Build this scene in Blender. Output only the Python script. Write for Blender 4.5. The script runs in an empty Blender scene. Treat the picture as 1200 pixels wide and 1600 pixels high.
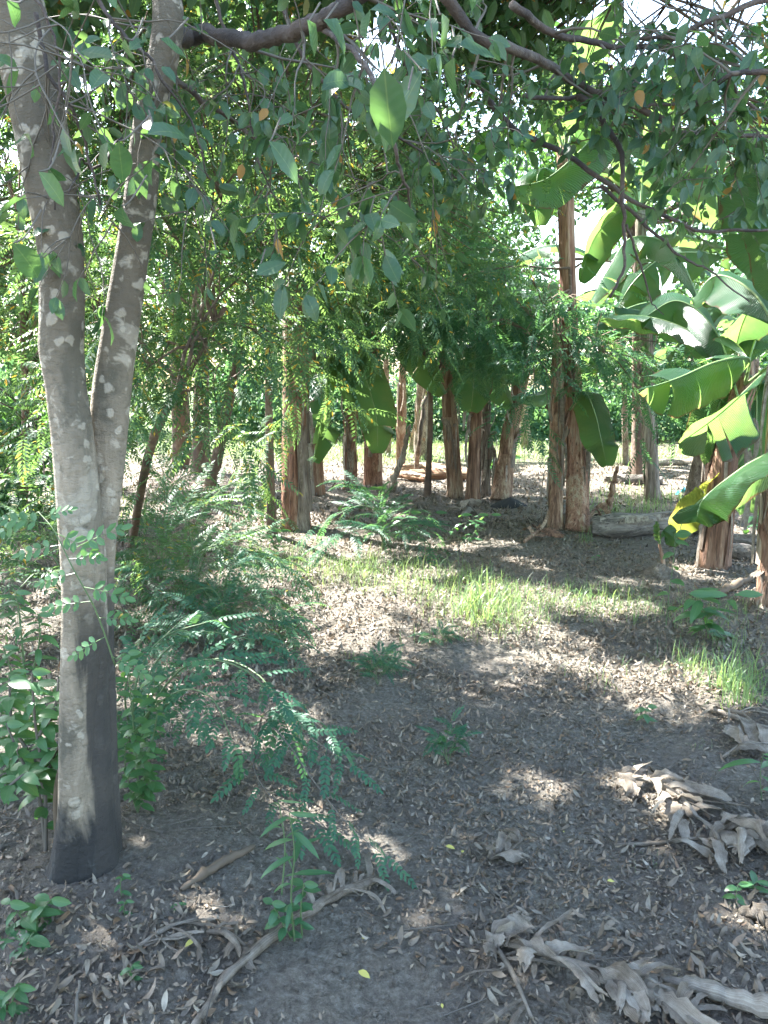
import bpy, math, time
import numpy as np
from mathutils import Matrix, Vector
R = math.radians
rng = np.random.default_rng(7)
sc = bpy.context.scene
COL = sc.collection

# ------------------------------------------------------------------ camera, sky, sun, exposure
FPX, PITCH, CAMZ = 1209.0, R(9.4), 1.6
cam_d = bpy.data.cameras.new('camera'); cam = bpy.data.objects.new('camera', cam_d); COL.objects.link(cam)
cam.location = (0, 0, CAMZ); cam.rotation_euler = (math.pi/2 - PITCH, 0, 0)
cam_d.sensor_fit = 'VERTICAL'; cam_d.sensor_height = 36; cam_d.lens = 36*FPX/1600
cam_d.clip_start = .05; cam_d.clip_end = 600
sc.camera = cam

SUN_EL, SUN_AZ = R(50), R(48)          # azimuth measured from forward (+Y) towards the left (-X)
S = np.array([-math.sin(SUN_AZ)*math.cos(SUN_EL), math.cos(SUN_AZ)*math.cos(SUN_EL), math.sin(SUN_EL)])
w = bpy.data.worlds.new('World'); sc.world = w; w.use_nodes = True
nt = w.node_tree; nt.nodes.clear()
out = nt.nodes.new('ShaderNodeOutputWorld'); bg = nt.nodes.new('ShaderNodeBackground')
sky = nt.nodes.new('ShaderNodeTexSky'); sky.sky_type = 'NISHITA'; sky.sun_disc = False
sky.sun_elevation = SUN_EL; sky.sun_rotation = -SUN_AZ
sky.air_density = 1.3; sky.dust_density = 2.2; sky.ozone_density = 1.0; sky.altitude = 100
bg.inputs['Strength'].default_value = .12
nt.links.new(sky.outputs[0], bg.inputs[0]); nt.links.new(bg.outputs[0], out.inputs[0])
sl = bpy.data.lights.new('sun', 'SUN'); sun = bpy.data.objects.new('sun', sl); COL.objects.link(sun)
sl.energy = 5.0; sl.angle = R(.53); sl.color = (1, .97, .93)
sun.location = (-10, 10, 20)
sun.rotation_euler = Vector(S).to_track_quat('Z', 'Y').to_euler()
sc.view_settings.view_transform = 'Standard'; sc.view_settings.look = 'None'
sc.view_settings.gamma = 1; sc.view_settings.use_curve_mapping = False
sc.view_settings.exposure = 3.2
cy = sc.cycles
cy.use_denoising = True; cy.max_bounces = 5; cy.diffuse_bounces = 3; cy.glossy_bounces = 1
cy.transmission_bounces = 3; cy.transparent_max_bounces = 4; cy.caustics_reflective = False; cy.caustics_refractive = False
cy.sample_clamp_indirect = 6; cy.use_adaptive_sampling = True; cy.adaptive_threshold = .025

# ------------------------------------------------------------------ picture <-> place
FW = np.array([0, math.cos(PITCH), -math.sin(PITCH)]); UPV = np.array([0, math.sin(PITCH), math.cos(PITCH)])
C0 = np.array([0, 0, CAMZ])
def ray(px, py):
    return FW + np.array([1., 0, 0])*(px-600)/FPX + UPV*(800-py)/FPX
def at(px, py, Y):
    d = ray(px, py); return C0 + d*(Y/d[1])
def gz(x, y):
    x = np.asarray(x, float); y = np.asarray(y, float)
    h = .022*np.sin(1.3*x+.7)*np.cos(.9*y+.4) + .014*np.sin(2.9*x-1.1*y) + .009*np.sin(5.3*y+3.1*x+1)
    h = h*np.clip((y+2)/3, 0, 1)
    h += .085*np.exp(-(((x+.9)/.5)**2+((y-2.3)/.38)**2))
    h += .03*np.exp(-(((x-.1)/.8)**2+((y-2.0)/.3)**2))
    h += .05*np.exp(-(((x+1.2)/.9)**2+((y-8.6)/.6)**2))
    return h
def gp(px, py):
    d = ray(px, py); z = 0.
    for _ in range(6): p = C0 + d*((CAMZ-z)/-d[2]); z = float(gz(p[0], p[1]))
    p[2] = z; return p
def proj(P):
    V = P - C0; dz = V@FW; dz = np.where(np.abs(dz) < 1e-3, 1e-3, dz)
    return 600+FPX*V[:, 0]/dz, 800-FPX*(V@UPV)/dz, dz
def nrm(v):
    v = np.asarray(v, float); return v/(np.linalg.norm(v, axis=-1, keepdims=True)+1e-9)
def U(a, b, n=None): return rng.uniform(a, b, n)

# ------------------------------------------------------------------ objects
WL = {}
def tag(o, label=None, cat=None, group=None, kind=None):
    if label: o['label'] = label
    if cat: o['category'] = cat
    if group: o['group'] = group
    if kind: o['kind'] = kind
    return o
def thing(name, label, cat, loc, group=None):
    o = bpy.data.objects.new(name, None); COL.objects.link(o)
    o.location = [float(c) for c in loc]; WL[o] = np.array(loc, float); o.empty_display_size = .2
    return tag(o, label, cat, group)
def link(me, name, parent=None, loc=None, M=None):
    o = bpy.data.objects.new(name, me); COL.objects.link(o)
    loc = np.zeros(3) if loc is None else np.array(loc, float)
    base = WL[parent] if parent is not None else np.zeros(3)
    if M is not None:
        m = Matrix([[*M[0], loc[0]-base[0]], [*M[1], loc[1]-base[1]], [*M[2], loc[2]-base[2]], [0, 0, 0, 1]])
        o.matrix_basis = m
    else: o.location = loc-base
    if parent is not None: o.parent = parent
    WL[o] = loc
    return o
class Acc:
    """collects polygons; build() links them as one mesh object"""
    def __init__(s): s.v = []; s.l = []; s.t = []; s.u = []; s.n = 0
    def add(s, verts, faces, uv=None):
        verts = np.asarray(verts, float)
        if isinstance(faces, np.ndarray):
            fl = faces.reshape(-1); ft = np.full(len(faces), faces.shape[1])
        else:
            fl = np.concatenate([np.asarray(f) for f in faces]); ft = np.array([len(f) for f in faces])
        s.v.append(verts); s.l.append(fl+s.n); s.t.append(ft)
        if uv is None: uv = np.zeros((len(verts), 2))
        s.u.append(np.asarray(uv, float)); s.n += len(verts)
    def inst(s, T, Rm, P, sc_):
        """T=(verts,faces(list),uv); Rm (n,3,3) columns are local axes; P (n,3); sc_ (n,) or (n,3)"""
        n = len(P)
        if n == 0: return
        V, F, UVt = T
        sc_ = np.asarray(sc_, float)
        if sc_.ndim == 1: sc_ = np.repeat(sc_[:, None], 3, 1)
        W = np.einsum('nij,nkj->nki', Rm, V[None]*sc_[:, None, :]) + P[:, None, :]
        fl = np.concatenate([np.asarray(f) for f in F]); ft = np.array([len(f) for f in F])
        k = len(V)
        L = (fl[None]+np.arange(n)[:, None]*k).reshape(-1)
        s.v.append(W.reshape(-1, 3)); s.l.append(L+s.n); s.t.append(np.tile(ft, n)); s.u.append(np.tile(UVt, (n, 1))); s.n += n*k
    def mesh(s, name, mats, origin=None, smooth=True):
        me = bpy.data.meshes.new(name)
        V = np.concatenate(s.v); L = np.concatenate(s.l).astype(np.int32); T = np.concatenate(s.t).astype(np.int32); UVs = np.concatenate(s.u)
        if origin is not None: V = V-origin
        me.vertices.add(len(V)); me.vertices.foreach_set('co', V.astype(np.float32).ravel())
        me.loops.add(len(L)); me.loops.foreach_set('vertex_index', L)
        me.polygons.add(len(T)); st = np.concatenate([[0], np.cumsum(T)[:-1]]).astype(np.int32)
        me.polygons.foreach_set('loop_start', st)
        me.polygons.foreach_set('use_smooth', np.full(len(T), smooth))
        uvl = me.uv_layers.new(name='UVMap'); uvl.data.foreach_set('uv', UVs[L].astype(np.float32).ravel())
        me.update(calc_edges=True)
        for m in (mats if isinstance(mats, (list, tuple)) else [mats]): me.materials.append(m)
        return me
    def build(s, name, mat, parent=None, loc=None, kind=None, smooth=True):
        if loc is None: loc = WL[parent] if parent is not None else np.zeros(3)
        o = link(s.mesh(name, mat, np.array(loc, float), smooth), name, parent, loc)
        if kind: o['kind'] = kind
        return o

def resample(P, n):
    P = np.asarray(P, float)
    if len(P) == 2: P = np.array([P[0], (P[0]+P[1])/2, P[1]])
    Q = np.vstack([2*P[0]-P[1], P, 2*P[-1]-P[-2]])
    m = len(P)-1; o = []
    for t in np.linspace(0, m, n):
        i = min(int(t), m-1); u = t-i; a, b, c, d = Q[i], Q[i+1], Q[i+2], Q[i+3]
        o.append(.5*((2*b)+(-a+c)*u+(2*a-5*b+4*c-d)*u*u+(-a+3*b-3*c+d)*u**3))
    return np.array(o)
def tube_geo(P, r, k=8, cap=True, wob=None):
    P = np.asarray(P, float); n = len(P); r = np.broadcast_to(np.asarray(r, float), (n,))
    T = nrm(np.gradient(P, axis=0))
    ref = np.array([0, 1., 0]) if abs(T[0][1]) < .9 else np.array([1., 0, 0])
    X = nrm(np.cross(T[0], ref)); V = []; Uv = []
    ang = np.linspace(0, 2*math.pi, k, endpoint=False)
    ln = np.concatenate([[0], np.cumsum(np.linalg.norm(np.diff(P, axis=0), axis=1))])
    for i in range(n):
        X = nrm(X-T[i]*(X@T[i])); Y = np.cross(T[i], X)
        rr = r[i]*(np.ones(k) if wob is None else wob(ang, i/(n-1)))
        V.append(P[i]+np.outer(np.cos(ang)*rr, X)+np.outer(np.sin(ang)*rr, Y))
        Uv.append(np.stack([ang/6.283, np.full(k, ln[i])], 1))
    V = np.concatenate(V); Uv = np.concatenate(Uv)
    a = np.arange(k); b = (a+1) % k; F = []
    for i in range(n-1): F.append(np.stack([i*k+a, i*k+b, (i+1)*k+b, (i+1)*k+a], 1))
    F = [tuple(q) for q in np.concatenate(F)]
    if cap: F.append(tuple(range(k))[::-1]); F.append(tuple((n-1)*k+j for j in range(k)))
    return V, F, Uv
def tube(acc, P, r, k=8, n=None, cap=True, wob=None):
    if n:
        m = len(P); rr = np.interp(np.linspace(0, 1, n), np.linspace(0, 1, m), np.broadcast_to(np.asarray(r, float), (m,)))
        P = resample(P, n); r = rr
    acc.add(*tube_geo(P, r, k, cap, wob))

# ------------------------------------------------------------------ materials
def newmat(name):
    m = bpy.data.materials.new(name); m.use_nodes = True; nt = m.node_tree; nt.nodes.clear()
    return m, nt
def N(nt, t, **kw):
    n = nt.nodes.new('ShaderNode'+t)
    for k, v in kw.items():
        if k in n.inputs: n.inputs[k].default_value = v
        else: setattr(n, k, v)
    return n
def ramp(nt, src, stops, interp='LINEAR'):
    n = nt.nodes.new('ShaderNodeValToRGB'); n.color_ramp.interpolation = interp
    e = n.color_ramp.elements
    while len(e) < len(stops): e.new(.5)
    for i, (p, c) in enumerate(stops):
        e[i].position = p; e[i].color = (*c, 1) if len(c) == 3 else c
    nt.links.new(src, n.inputs[0]); return n.outputs[0]
def mixc(nt, f, a, b, bt='MIX'):
    n = nt.nodes.new('ShaderNodeMix'); n.data_type = 'RGBA'; n.blend_type = bt
    for i, v in ((0, f), (6, a), (7, b)):
        if isinstance(v, bpy.types.NodeSocket): nt.links.new(v, n.inputs[i])
        elif i == 0: n.inputs[0].default_value = v
        else: n.inputs[i].default_value = (*v, 1)
    return n.outputs[2]
def math_(nt, op, a, b=0., c=None):
    n = nt.nodes.new('ShaderNodeMath'); n.operation = op
    for i, v in enumerate((a, b) if c is None else (a, b, c)):
        if isinstance(v, bpy.types.NodeSocket): nt.links.new(v, n.inputs[i])
        else: n.inputs[i].default_value = v
    return n.outputs[0]
def noise(nt, vec, scale, detail=4, rough=.55, dist=0.):
    n = N(nt, 'TexNoise', Scale=scale, Detail=detail, Roughness=rough, Distortion=dist)
    if vec is not None: nt.links.new(vec, n.inputs['Vector'])
    return n.outputs['Fac']
def mapping(nt, vec, scale):
    n = nt.nodes.new('ShaderNodeMapping'); n.inputs['Scale'].default_value = scale; nt.links.new(vec, n.inputs['Vector']); return n.outputs[0]
def geopos(nt): return nt.nodes.new('ShaderNodeNewGeometry').outputs['Position']
def finish(nt, shader): 
    o = nt.nodes.new('ShaderNodeOutputMaterial'); nt.links.new(shader, o.inputs[0])
def bump(nt, h, strength, dist):
    b = N(nt, 'Bump', Strength=strength, Distance=dist); nt.links.new(h, b.inputs['Height']); return b.outputs[0]

def leaf_mat(name, c1, c2, tr, trans=.45, rough=.38, mid=None, veins=0, clump=.6, dead=None, spec=.5):
    m, nt = newmat(name)
    g = nt.nodes.new('ShaderNodeNewGeometry')
    rnd = g.outputs['Random Per Island']
    nz = noise(nt, g.outputs['Position'], 1.1, 2)
    f = math_(nt, 'ADD', math_(nt, 'MULTIPLY', rnd, .6), math_(nt, 'MULTIPLY', math_(nt, 'SUBTRACT', nz, .35), clump*2))
    col = ramp(nt, f, [(.1, c1), (.9, c2)])
    tcol = ramp(nt, f, [(.1, tuple(x*.75 for x in tr)), (.95, (tr[0]*1.35, tr[1]*1.1, tr[2]))])
    uv = nt.nodes.new('ShaderNodeUVMap').outputs[0]
    sx = nt.nodes.new('ShaderNodeSeparateXYZ'); nt.links.new(uv, sx.inputs[0])
    if mid:
        ax = math_(nt, 'ABSOLUTE', sx.outputs[0])
        k = ramp(nt, ax, [(0, (1, 1, 1)), (.07, (0, 0, 0))])
        col = mixc(nt, k, col, mid)
    if dead:
        k = ramp(nt, rnd, [(.965, (0, 0, 0)), (.975, (1, 1, 1))]); col = mixc(nt, k, col, dead)
        tcol = mixc(nt, k, tcol, tuple(min(1, x*1.5) for x in dead))
    nrm_ = None
    if veins:
        wv = math_(nt, 'SINE', math_(nt, 'MULTIPLY', math_(nt, 'ADD', sx.outputs[1], math_(nt, 'MULTIPLY', math_(nt, 'ABSOLUTE', sx.outputs[0]), .12)), veins))
        nrm_ = bump(nt, wv, 1. if veins > 100 else .12, .012 if veins > 100 else .002)
        vv = math_(nt, 'MULTIPLY_ADD', wv, .07 if veins > 100 else .03, .95)
        cc = nt.nodes.new('ShaderNodeCombineColor')
        for i in range(3): nt.links.new(vv, cc.inputs[i])
        col = mixc(nt, 1., col, cc.outputs[0], 'MULTIPLY')
        if veins > 100:   # scorched brown margins
            ed = math_(nt, 'ADD', math_(nt, 'ABSOLUTE', sx.outputs[0]), math_(nt, 'MULTIPLY', noise(nt, g.outputs['Position'], 9, 4), .34))
            ek = ramp(nt, ed, [(.0, (0, 0, 0)), (.5, (0, 0, 0))]) if False else math_(nt, 'MINIMUM', math_(nt, 'MULTIPLY', math_(nt, 'MAXIMUM', math_(nt, 'SUBTRACT', ed, 1.12), 0.), 22.), 1.)
            col = mixc(nt, ek, col, (.17, .11, .055)); tcol = mixc(nt, ek, tcol, (.2, .12, .05))
        blot = noise(nt, g.outputs['Position'], 6, 3)
        tcol = mixc(nt, ramp(nt, blot, [(.4, (0, 0, 0)), (.75, (.5, .5, .5))]), tcol, (tr[0]*1.7, tr[1]*.95, tr[2]))
    p = N(nt, 'BsdfPrincipled', Roughness=rough); p.inputs['Specular IOR Level'].default_value = spec
    nt.links.new(col, p.inputs['Base Color'])
    t = nt.nodes.new('ShaderNodeBsdfTranslucent'); nt.links.new(tcol, t.inputs[0])
    if nrm_: nt.links.new(nrm_, p.inputs['Normal'])
    mx = nt.nodes.new('ShaderNodeMixShader'); mx.inputs[0].default_value = trans
    nt.links.new(p.outputs[0], mx.inputs[1]); nt.links.new(t.outputs[0], mx.inputs[2])
    finish(nt, mx.outputs[0]); return m
M_broad = leaf_mat('broad_leaf', (.028, .085, .05), (.065, .13, .06), (.11, .25, .06), .38, .36, veins=48, mid=(.14, .2, .08), dead=(.3, .16, .03))
M_crownleaf = leaf_mat('crown_leaf', (.025, .075, .045), (.06, .13, .05), (.11, .27, .05), .42, .36, dead=(.28, .18, .03))
M_pinn = leaf_mat('pinnate_leaflet', (.028, .09, .055), (.06, .14, .06), (.15, .29, .07), .45, .5, spec=.35, dead=(.35, .24, .03))
M_pinn_blue = leaf_mat('shade_leaflet', (.028, .10, .065), (.05, .14, .075), (.11, .28, .08), .42, .5, clump=.7, spec=.3)
M_back = leaf_mat('far_leaf', (.03, .095, .05), (.065, .15, .065), (.13, .29, .09), .45, .45)
M_banana = leaf_mat('banana_blade', (.04, .15, .09), (.075, .19, .09), (.2, .42, .10), .45, .30, veins=420, clump=.3)
M_banana_y = leaf_mat('yellow_lit_banana_blade', (.10, .2, .05), (.18, .25, .05), (.38, .5, .08), .5, .35, veins=420, clump=.5)  # yellower copy of the blade, its sunlit yellow put into the colour
M_grass = leaf_mat('grass_blade', (.06, .15, .06), (.22, .31, .13), (.26, .4, .12), .45, .4, clump=.5)
M_weed = leaf_mat('weed_leaf', (.04, .12, .06), (.07, .17, .06), (.16, .36, .06), .45, .36, mid=(.14, .24, .1))

def rib_mat(name, c, rough=.4):
    m, nt = newmat(name)
    nz = noise(nt, geopos(nt), 14, 3)
    p = N(nt, 'BsdfPrincipled', Roughness=rough)
    nt.links.new(mixc(nt, nz, tuple(x*.7 for x in c), tuple(min(1, x*1.25) for x in c)), p.inputs['Base Color'])
    finish(nt, p.outputs[0]); return m
M_rib = rib_mat('banana_midrib', (.2, .3, .12))
M_twig = rib_mat('pale_twig', (.10, .088, .07), .8)
M_stem = rib_mat('green_stem', (.08, .13, .05), .6)
M_brstem = rib_mat('brown_stem', (.10, .075, .05), .8)

def bark_mat(name, base, dark, pale, lich=.5, char=False, scale=1.):
    m, nt = newmat(name)
    tc = nt.nodes.new('ShaderNodeTexCoord').outputs['Object']
    n1 = noise(nt, mapping(nt, tc, (1, 1, .55)), 5.5*scale, 6, .62, .5)
    c = ramp(nt, n1, [(.40, dark), (.47, tuple(.5*(a+b) for a, b in zip(base, dark))), (.56, base)])
    n0 = noise(nt, mapping(nt, tc, (1, 1, .2)), 30*scale, 5, .6)
    c = mixc(nt, ramp(nt, n0, [(.35, (0, 0, 0)), (.7, (.55, .55, .55))]), c, tuple(x*.55 for x in base))
    vo = nt.nodes.new('ShaderNodeTexVoronoi'); vo.inputs['Scale'].default_value = 21*scale
    dn = nt.nodes.new('ShaderNodeVectorMath'); dn.operation = 'ADD'
    nn = N(nt, 'TexNoise', Scale=22.*scale, Detail=3.); nt.links.new(tc, nn.inputs['Vector'])
    sc3 = nt.nodes.new('ShaderNodeVectorMath'); sc3.operation = 'SCALE'; sc3.inputs[3].default_value = .05
    nt.links.new(nn.outputs['Color'], sc3.inputs[0]); nt.links.new(tc, dn.inputs[0]); nt.links.new(sc3.outputs[0], dn.inputs[1])
    nt.links.new(dn.outputs[0], vo.inputs['Vector'])
    sv = nt.nodes.new('ShaderNodeSeparateColor'); nt.links.new(vo.outputs['Color'], sv.inputs[0])
    sp = ramp(nt, math_(nt, 'ADD', vo.outputs['Distance'], math_(nt, 'MULTIPLY', sv.outputs[1], .22)), [(.33, (1, 1, 1)), (.43, (0, 0, 0))])
    pick = ramp(nt, sv.outputs[0], [(1-lich, (0, 0, 0)), (1-lich+.03, (1, 1, 1))])
    if char:   # bark browner and darker high up, paler lower down
        s0 = nt.nodes.new('ShaderNodeSeparateXYZ'); nt.links.new(tc, s0.inputs[0])
        hz = ramp(nt, math_(nt, 'ADD', math_(nt, 'MULTIPLY', s0.outputs[2], .3), math_(nt, 'MULTIPLY', n1, .25)), [(.54, (0, 0, 0)), (.64, (.8, .8, .8))])
        c = mixc(nt, hz, c, (.085, .07, .048))
    n6 = noise(nt, tc, 17*scale, 3, .6, .4)
    c = mixc(nt, ramp(nt, n6, [(.58, (0, 0, 0)), (.66, (.5, .5, .5))]), c, pale)
    n7 = noise(nt, mapping(nt, tc, (1, 1, 2.)), 26*scale, 5, .7)
    c = mixc(nt, ramp(nt, n7, [(.30, (.8, .8, .8)), (.46, (0, 0, 0))]), c, dark)
    k = math_(nt, 'MULTIPLY', math_(nt, 'MULTIPLY', sp, pick), .5)
    c = mixc(nt, k, c, pale)
    n2 = noise(nt, tc, 3.2*scale, 5, .6, .8)
    c = mixc(nt, ramp(nt, n2, [(.57, (0, 0, 0)), (.60, (.4, .4, .4))]), c, tuple(x*.9 for x in pale))
    sx = nt.nodes.new('ShaderNodeSeparateXYZ'); nt.links.new(tc, sx.inputs[0])
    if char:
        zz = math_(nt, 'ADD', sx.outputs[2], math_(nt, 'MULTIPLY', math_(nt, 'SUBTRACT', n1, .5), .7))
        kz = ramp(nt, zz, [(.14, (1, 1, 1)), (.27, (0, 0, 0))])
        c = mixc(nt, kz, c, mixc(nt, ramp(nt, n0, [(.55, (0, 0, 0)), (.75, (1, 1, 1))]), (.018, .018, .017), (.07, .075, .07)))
        # dark band of bark running down the seam between the two stems
        n3 = noise(nt, mapping(nt, tc, (6, 6, .7)), 6, 4)
        xx = math_(nt, 'ABSOLUTE', math_(nt, 'SUBTRACT', sx.outputs[0], math_(nt, 'MULTIPLY_ADD', n3, .07, .055)))
        ks = ramp(nt, xx, [(.024, (1, 1, 1)), (.036, (0, 0, 0))])
        kk = ramp(nt, sx.outputs[2], [(.75, (1, 1, 1)), (1.15, (0, 0, 0))])
        c = mixc(nt, math_(nt, 'MULTIPLY', math_(nt, 'MULTIPLY', ks, kk), .9), c, (.03, .028, .025))
    p = N(nt, 'BsdfPrincipled', Roughness=.85); nt.links.new(c, p.inputs['Base Color'])
    h = math_(nt, 'ADD', math_(nt, 'MULTIPLY', n0, .6), math_(nt, 'ADD', math_(nt, 'MULTIPLY', n1, .8), math_(nt, 'MULTIPLY', k, .3)))
    h = math_(nt, 'ADD', h, math_(nt, 'MULTIPLY', n7, .8))
    nt.links.new(bump(nt, h, .8, .016), p.inputs['Normal'])
    finish(nt, p.outputs[0]); return m
M_bark = bark_mat('mottled_bark', (.27, .225, .165), (.075, .07, .05), (.44, .40, .32), .62, True)
M_limb = bark_mat('limb_bark', (.085, .065, .055), (.035, .03, .03), (.16, .14, .12), .2)
M_bark2 = bark_mat('brown_bark', (.17, .115, .08), (.07, .05, .04), (.25, .2, .15), .2, scale=.5)

def fibre_mat(name, cols, dark=.5, zs=.08, bscale=1., rough=.8, ax='z'):
    v3 = lambda q: (q, 1, 1) if ax == 'x' else (1, 1, q)
    m, nt = newmat(name)
    tc = nt.nodes.new('ShaderNodeTexCoord').outputs['Object']
    g = nt.nodes.new('ShaderNodeNewGeometry')
    oi = nt.nodes.new('ShaderNodeObjectInfo').outputs['Random']
    n1 = noise(nt, mapping(nt, tc, v3(zs)), 26*bscale, 6, .65)
    n2 = noise(nt, mapping(nt, tc, v3(.35)), 5*bscale, 4, .6, .6)
    f = math_(nt, 'ADD', math_(nt, 'MULTIPLY', n1, .65), math_(nt, 'ADD', math_(nt, 'MULTIPLY', n2, .5), math_(nt, 'MULTIPLY', math_(nt, 'SUBTRACT', oi, .5), .12)))
    c = ramp(nt, f, [(.36, cols[0]), (.50, cols[1]), (.60, cols[2]), (.72, cols[3])])
    n4 = noise(nt, mapping(nt, tc, v3(.06)), 60*bscale, 3, .6)
    c = mixc(nt, ramp(nt, n4, [(.30, (.85, .85, .85)), (.44, (0, 0, 0))]), c, tuple(x*.35 for x in cols[0]))
    p = N(nt, 'BsdfPrincipled', Roughness=rough); nt.links.new(c, p.inputs['Base Color'])
    p.inputs['Specular IOR Level'].default_value = .3
    nt.links.new(bump(nt, math_(nt, 'ADD', n1, n4), .7, .02), p.inputs['Normal'])
    finish(nt, p.outputs[0]); return m
M_sheath = fibre_mat('dry_sheath', [(.05, .03, .022), (.16, .09, .058), (.27, .17, .11), (.42, .33, .23)])
M_sheath_rust = fibre_mat('rust_sheath', [(.06, .032, .024), (.19, .095, .06), (.30, .17, .11), (.43, .33, .23)])
M_sheath_grey = fibre_mat('grey_sheath', [(.05, .04, .032), (.14, .11, .085), (.23, .19, .15), (.37, .33, .27)])
M_log = fibre_mat('rotting_stem', [(.045, .04, .035), (.12, .105, .09), (.19, .17, .145), (.3, .27, .235)], ax='x')
M_log2 = fibre_mat('rotting_rust_stem', [(.09, .04, .025), (.22, .11, .065), (.32, .19, .11), (.42, .31, .21)], ax='x')

def dry_mat(name, cols, trans=.12):
    m, nt = newmat(name)
    g = nt.nodes.new('ShaderNodeNewGeometry'); oi = nt.nodes.new('ShaderNodeObjectInfo').outputs['Random']
    r = math_(nt, 'FRACT', math_(nt, 'ADD', g.outputs['Random Per Island'], oi))
    nz = noise(nt, g.outputs['Position'], 45, 3)
    c = ramp(nt, r, [(i/(len(cols)-1), k) for i, k in enumerate(cols)])
    c = mixc(nt, ramp(nt, nz, [(.35, (.6, .6, .6)), (.6, (0, 0, 0))]), c, tuple(x*.55 for x in cols[1]))
    p = N(nt, 'BsdfPrincipled', Roughness=.6); nt.links.new(c, p.inputs['Base Color'])
    t = nt.nodes.new('ShaderNodeBsdfTranslucent'); nt.links.new(c, t.inputs[0])
    mx = nt.nodes.new('ShaderNodeMixShader'); mx.inputs[0].default_value = trans
    nt.links.new(bump(nt, nz, .4, .004), p.inputs['Normal'])
    nt.links.new(p.outputs[0], mx.inputs[1]); nt.links.new(t.outputs[0], mx.inputs[2]); finish(nt, mx.outputs[0]); return m
M_litter = dry_mat('litter_leaf', [(.055, .043, .03), (.13, .105, .075), (.18, .142, .098), (.24, .21, .155), (.17, .10, .052), (.34, .30, .23)])
M_drystrip = fibre_mat('dead_banana_leaf', [(.13, .11, .09), (.26, .23, .185), (.36, .32, .265), (.48, .44, .37)], zs=1., bscale=.7, rough=.55)
def strip_mat():
    m, nt = newmat('dead_banana_blade')
    uv = nt.nodes.new('ShaderNodeUVMap').outputs[0]; oi = nt.nodes.new('ShaderNodeObjectInfo').outputs['Random']
    n1 = noise(nt, mapping(nt, uv, (26, .9, 1)), 2.2, 5, .7); n2 = noise(nt, geopos(nt), 22, 5, .6)
    f = math_(nt, 'ADD', math_(nt, 'MULTIPLY', n1, .5), math_(nt, 'ADD', math_(nt, 'MULTIPLY', n2, .42), math_(nt, 'MULTIPLY', oi, .12)))
    c = ramp(nt, f, [(.34, (.06, .048, .036)), (.45, (.17, .14, .105)), (.54, (.29, .25, .20)), (.66, (.46, .42, .35))])
    p = N(nt, 'BsdfPrincipled', Roughness=.6); p.inputs['Specular IOR Level'].default_value = .3; nt.links.new(c, p.inputs['Base Color'])
    t = nt.nodes.new('ShaderNodeBsdfTranslucent'); nt.links.new(c, t.inputs[0])
    nt.links.new(bump(nt, math_(nt, 'ADD', n1, n2), .7, .01), p.inputs['Normal'])
    mx = nt.nodes.new('ShaderNodeMixShader'); mx.inputs[0].default_value = .3
    nt.links.new(p.outputs[0], mx.inputs[1]); nt.links.new(t.outputs[0], mx.inputs[2]); finish(nt, mx.outputs[0]); return m
M_drystrip = strip_mat()
M_yellow = rib_mat('yellow_leaf', (.36, .33, .08), .6)
M_greenbit = rib_mat('pale_green_pod', (.35, .42, .15), .5)

def soil_mat():
    m, nt = newmat('soil'); P = geopos(nt)
    n1 = noise(nt, P, 1.4, 4); n2 = noise(nt, P, 52, 8, .75); n3 = noise(nt, P, 170, 3, .6); n4 = noise(nt, P, 9, 5, .6)
    c = ramp(nt, n2, [(.3, (.070, .061, .047)), (.48, (.158, .143, .115)), (.64, (.285, .268, .222))])
    c = mixc(nt, ramp(nt, n1, [(.4, (0, 0, 0)), (.65, (.7, .7, .7))]), c, (.13, .108, .09))
    c = mixc(nt, ramp(nt, n3, [(.62, (0, 0, 0)), (.7, (.7, .7, .7))]), c, (.25, .24, .22))
    # leaf dust far off, where single leaves are too small to build
    sx = nt.nodes.new('ShaderNodeSeparateXYZ'); nt.links.new(P, sx.inputs[0])
    vo = nt.nodes.new('ShaderNodeTexVoronoi'); vo.inputs['Scale'].default_value = 15; nt.links.new(mapping(nt, P, (1, 1.8, 1)), vo.inputs['Vector'])
    sv = nt.nodes.new('ShaderNodeSeparateColor'); nt.links.new(vo.outputs['Color'], sv.inputs[0])
    lc = ramp(nt, sv.outputs[0], [(0, (.07, .055, .045)), (.5, (.16, .12, .09)), (1, (.30, .25, .2))])
    fade = ramp(nt, math_(nt, 'MULTIPLY', sx.outputs[1], .1), [(.55, (0, 0, 0)), (.9, (1, 1, 1))])
    c = mixc(nt, math_(nt, 'MULTIPLY', fade, math_(nt, 'MULTIPLY', ramp(nt, n4, [(.42, (0, 0, 0)), (.55, (1, 1, 1))]), .6)), c, lc)
    gr = ramp(nt, math_(nt, 'MULTIPLY', sx.outputs[1], .01), [(.145, (0, 0, 0)), (.19, (1, 1, 1))])
    c = mixc(nt, math_(nt, 'MULTIPLY', gr, ramp(nt, n1, [(.35, (.3, .3, .3)), (.5, (1, 1, 1))])), c, (.10, .15, .05))
    p = N(nt, 'BsdfPrincipled', Roughness=.95); nt.links.new(c, p.inputs['Base Color'])
    p.inputs['Specular IOR Level'].default_value = .2
    h = math_(nt, 'ADD', math_(nt, 'MULTIPLY', n2, 1.), math_(nt, 'ADD', math_(nt, 'MULTIPLY', n3, .3), n4))
    nt.links.new(bump(nt, h, 1., .03), p.inputs['Normal'])
    finish(nt, p.outputs[0]); return m
M_soil = soil_mat()

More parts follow.
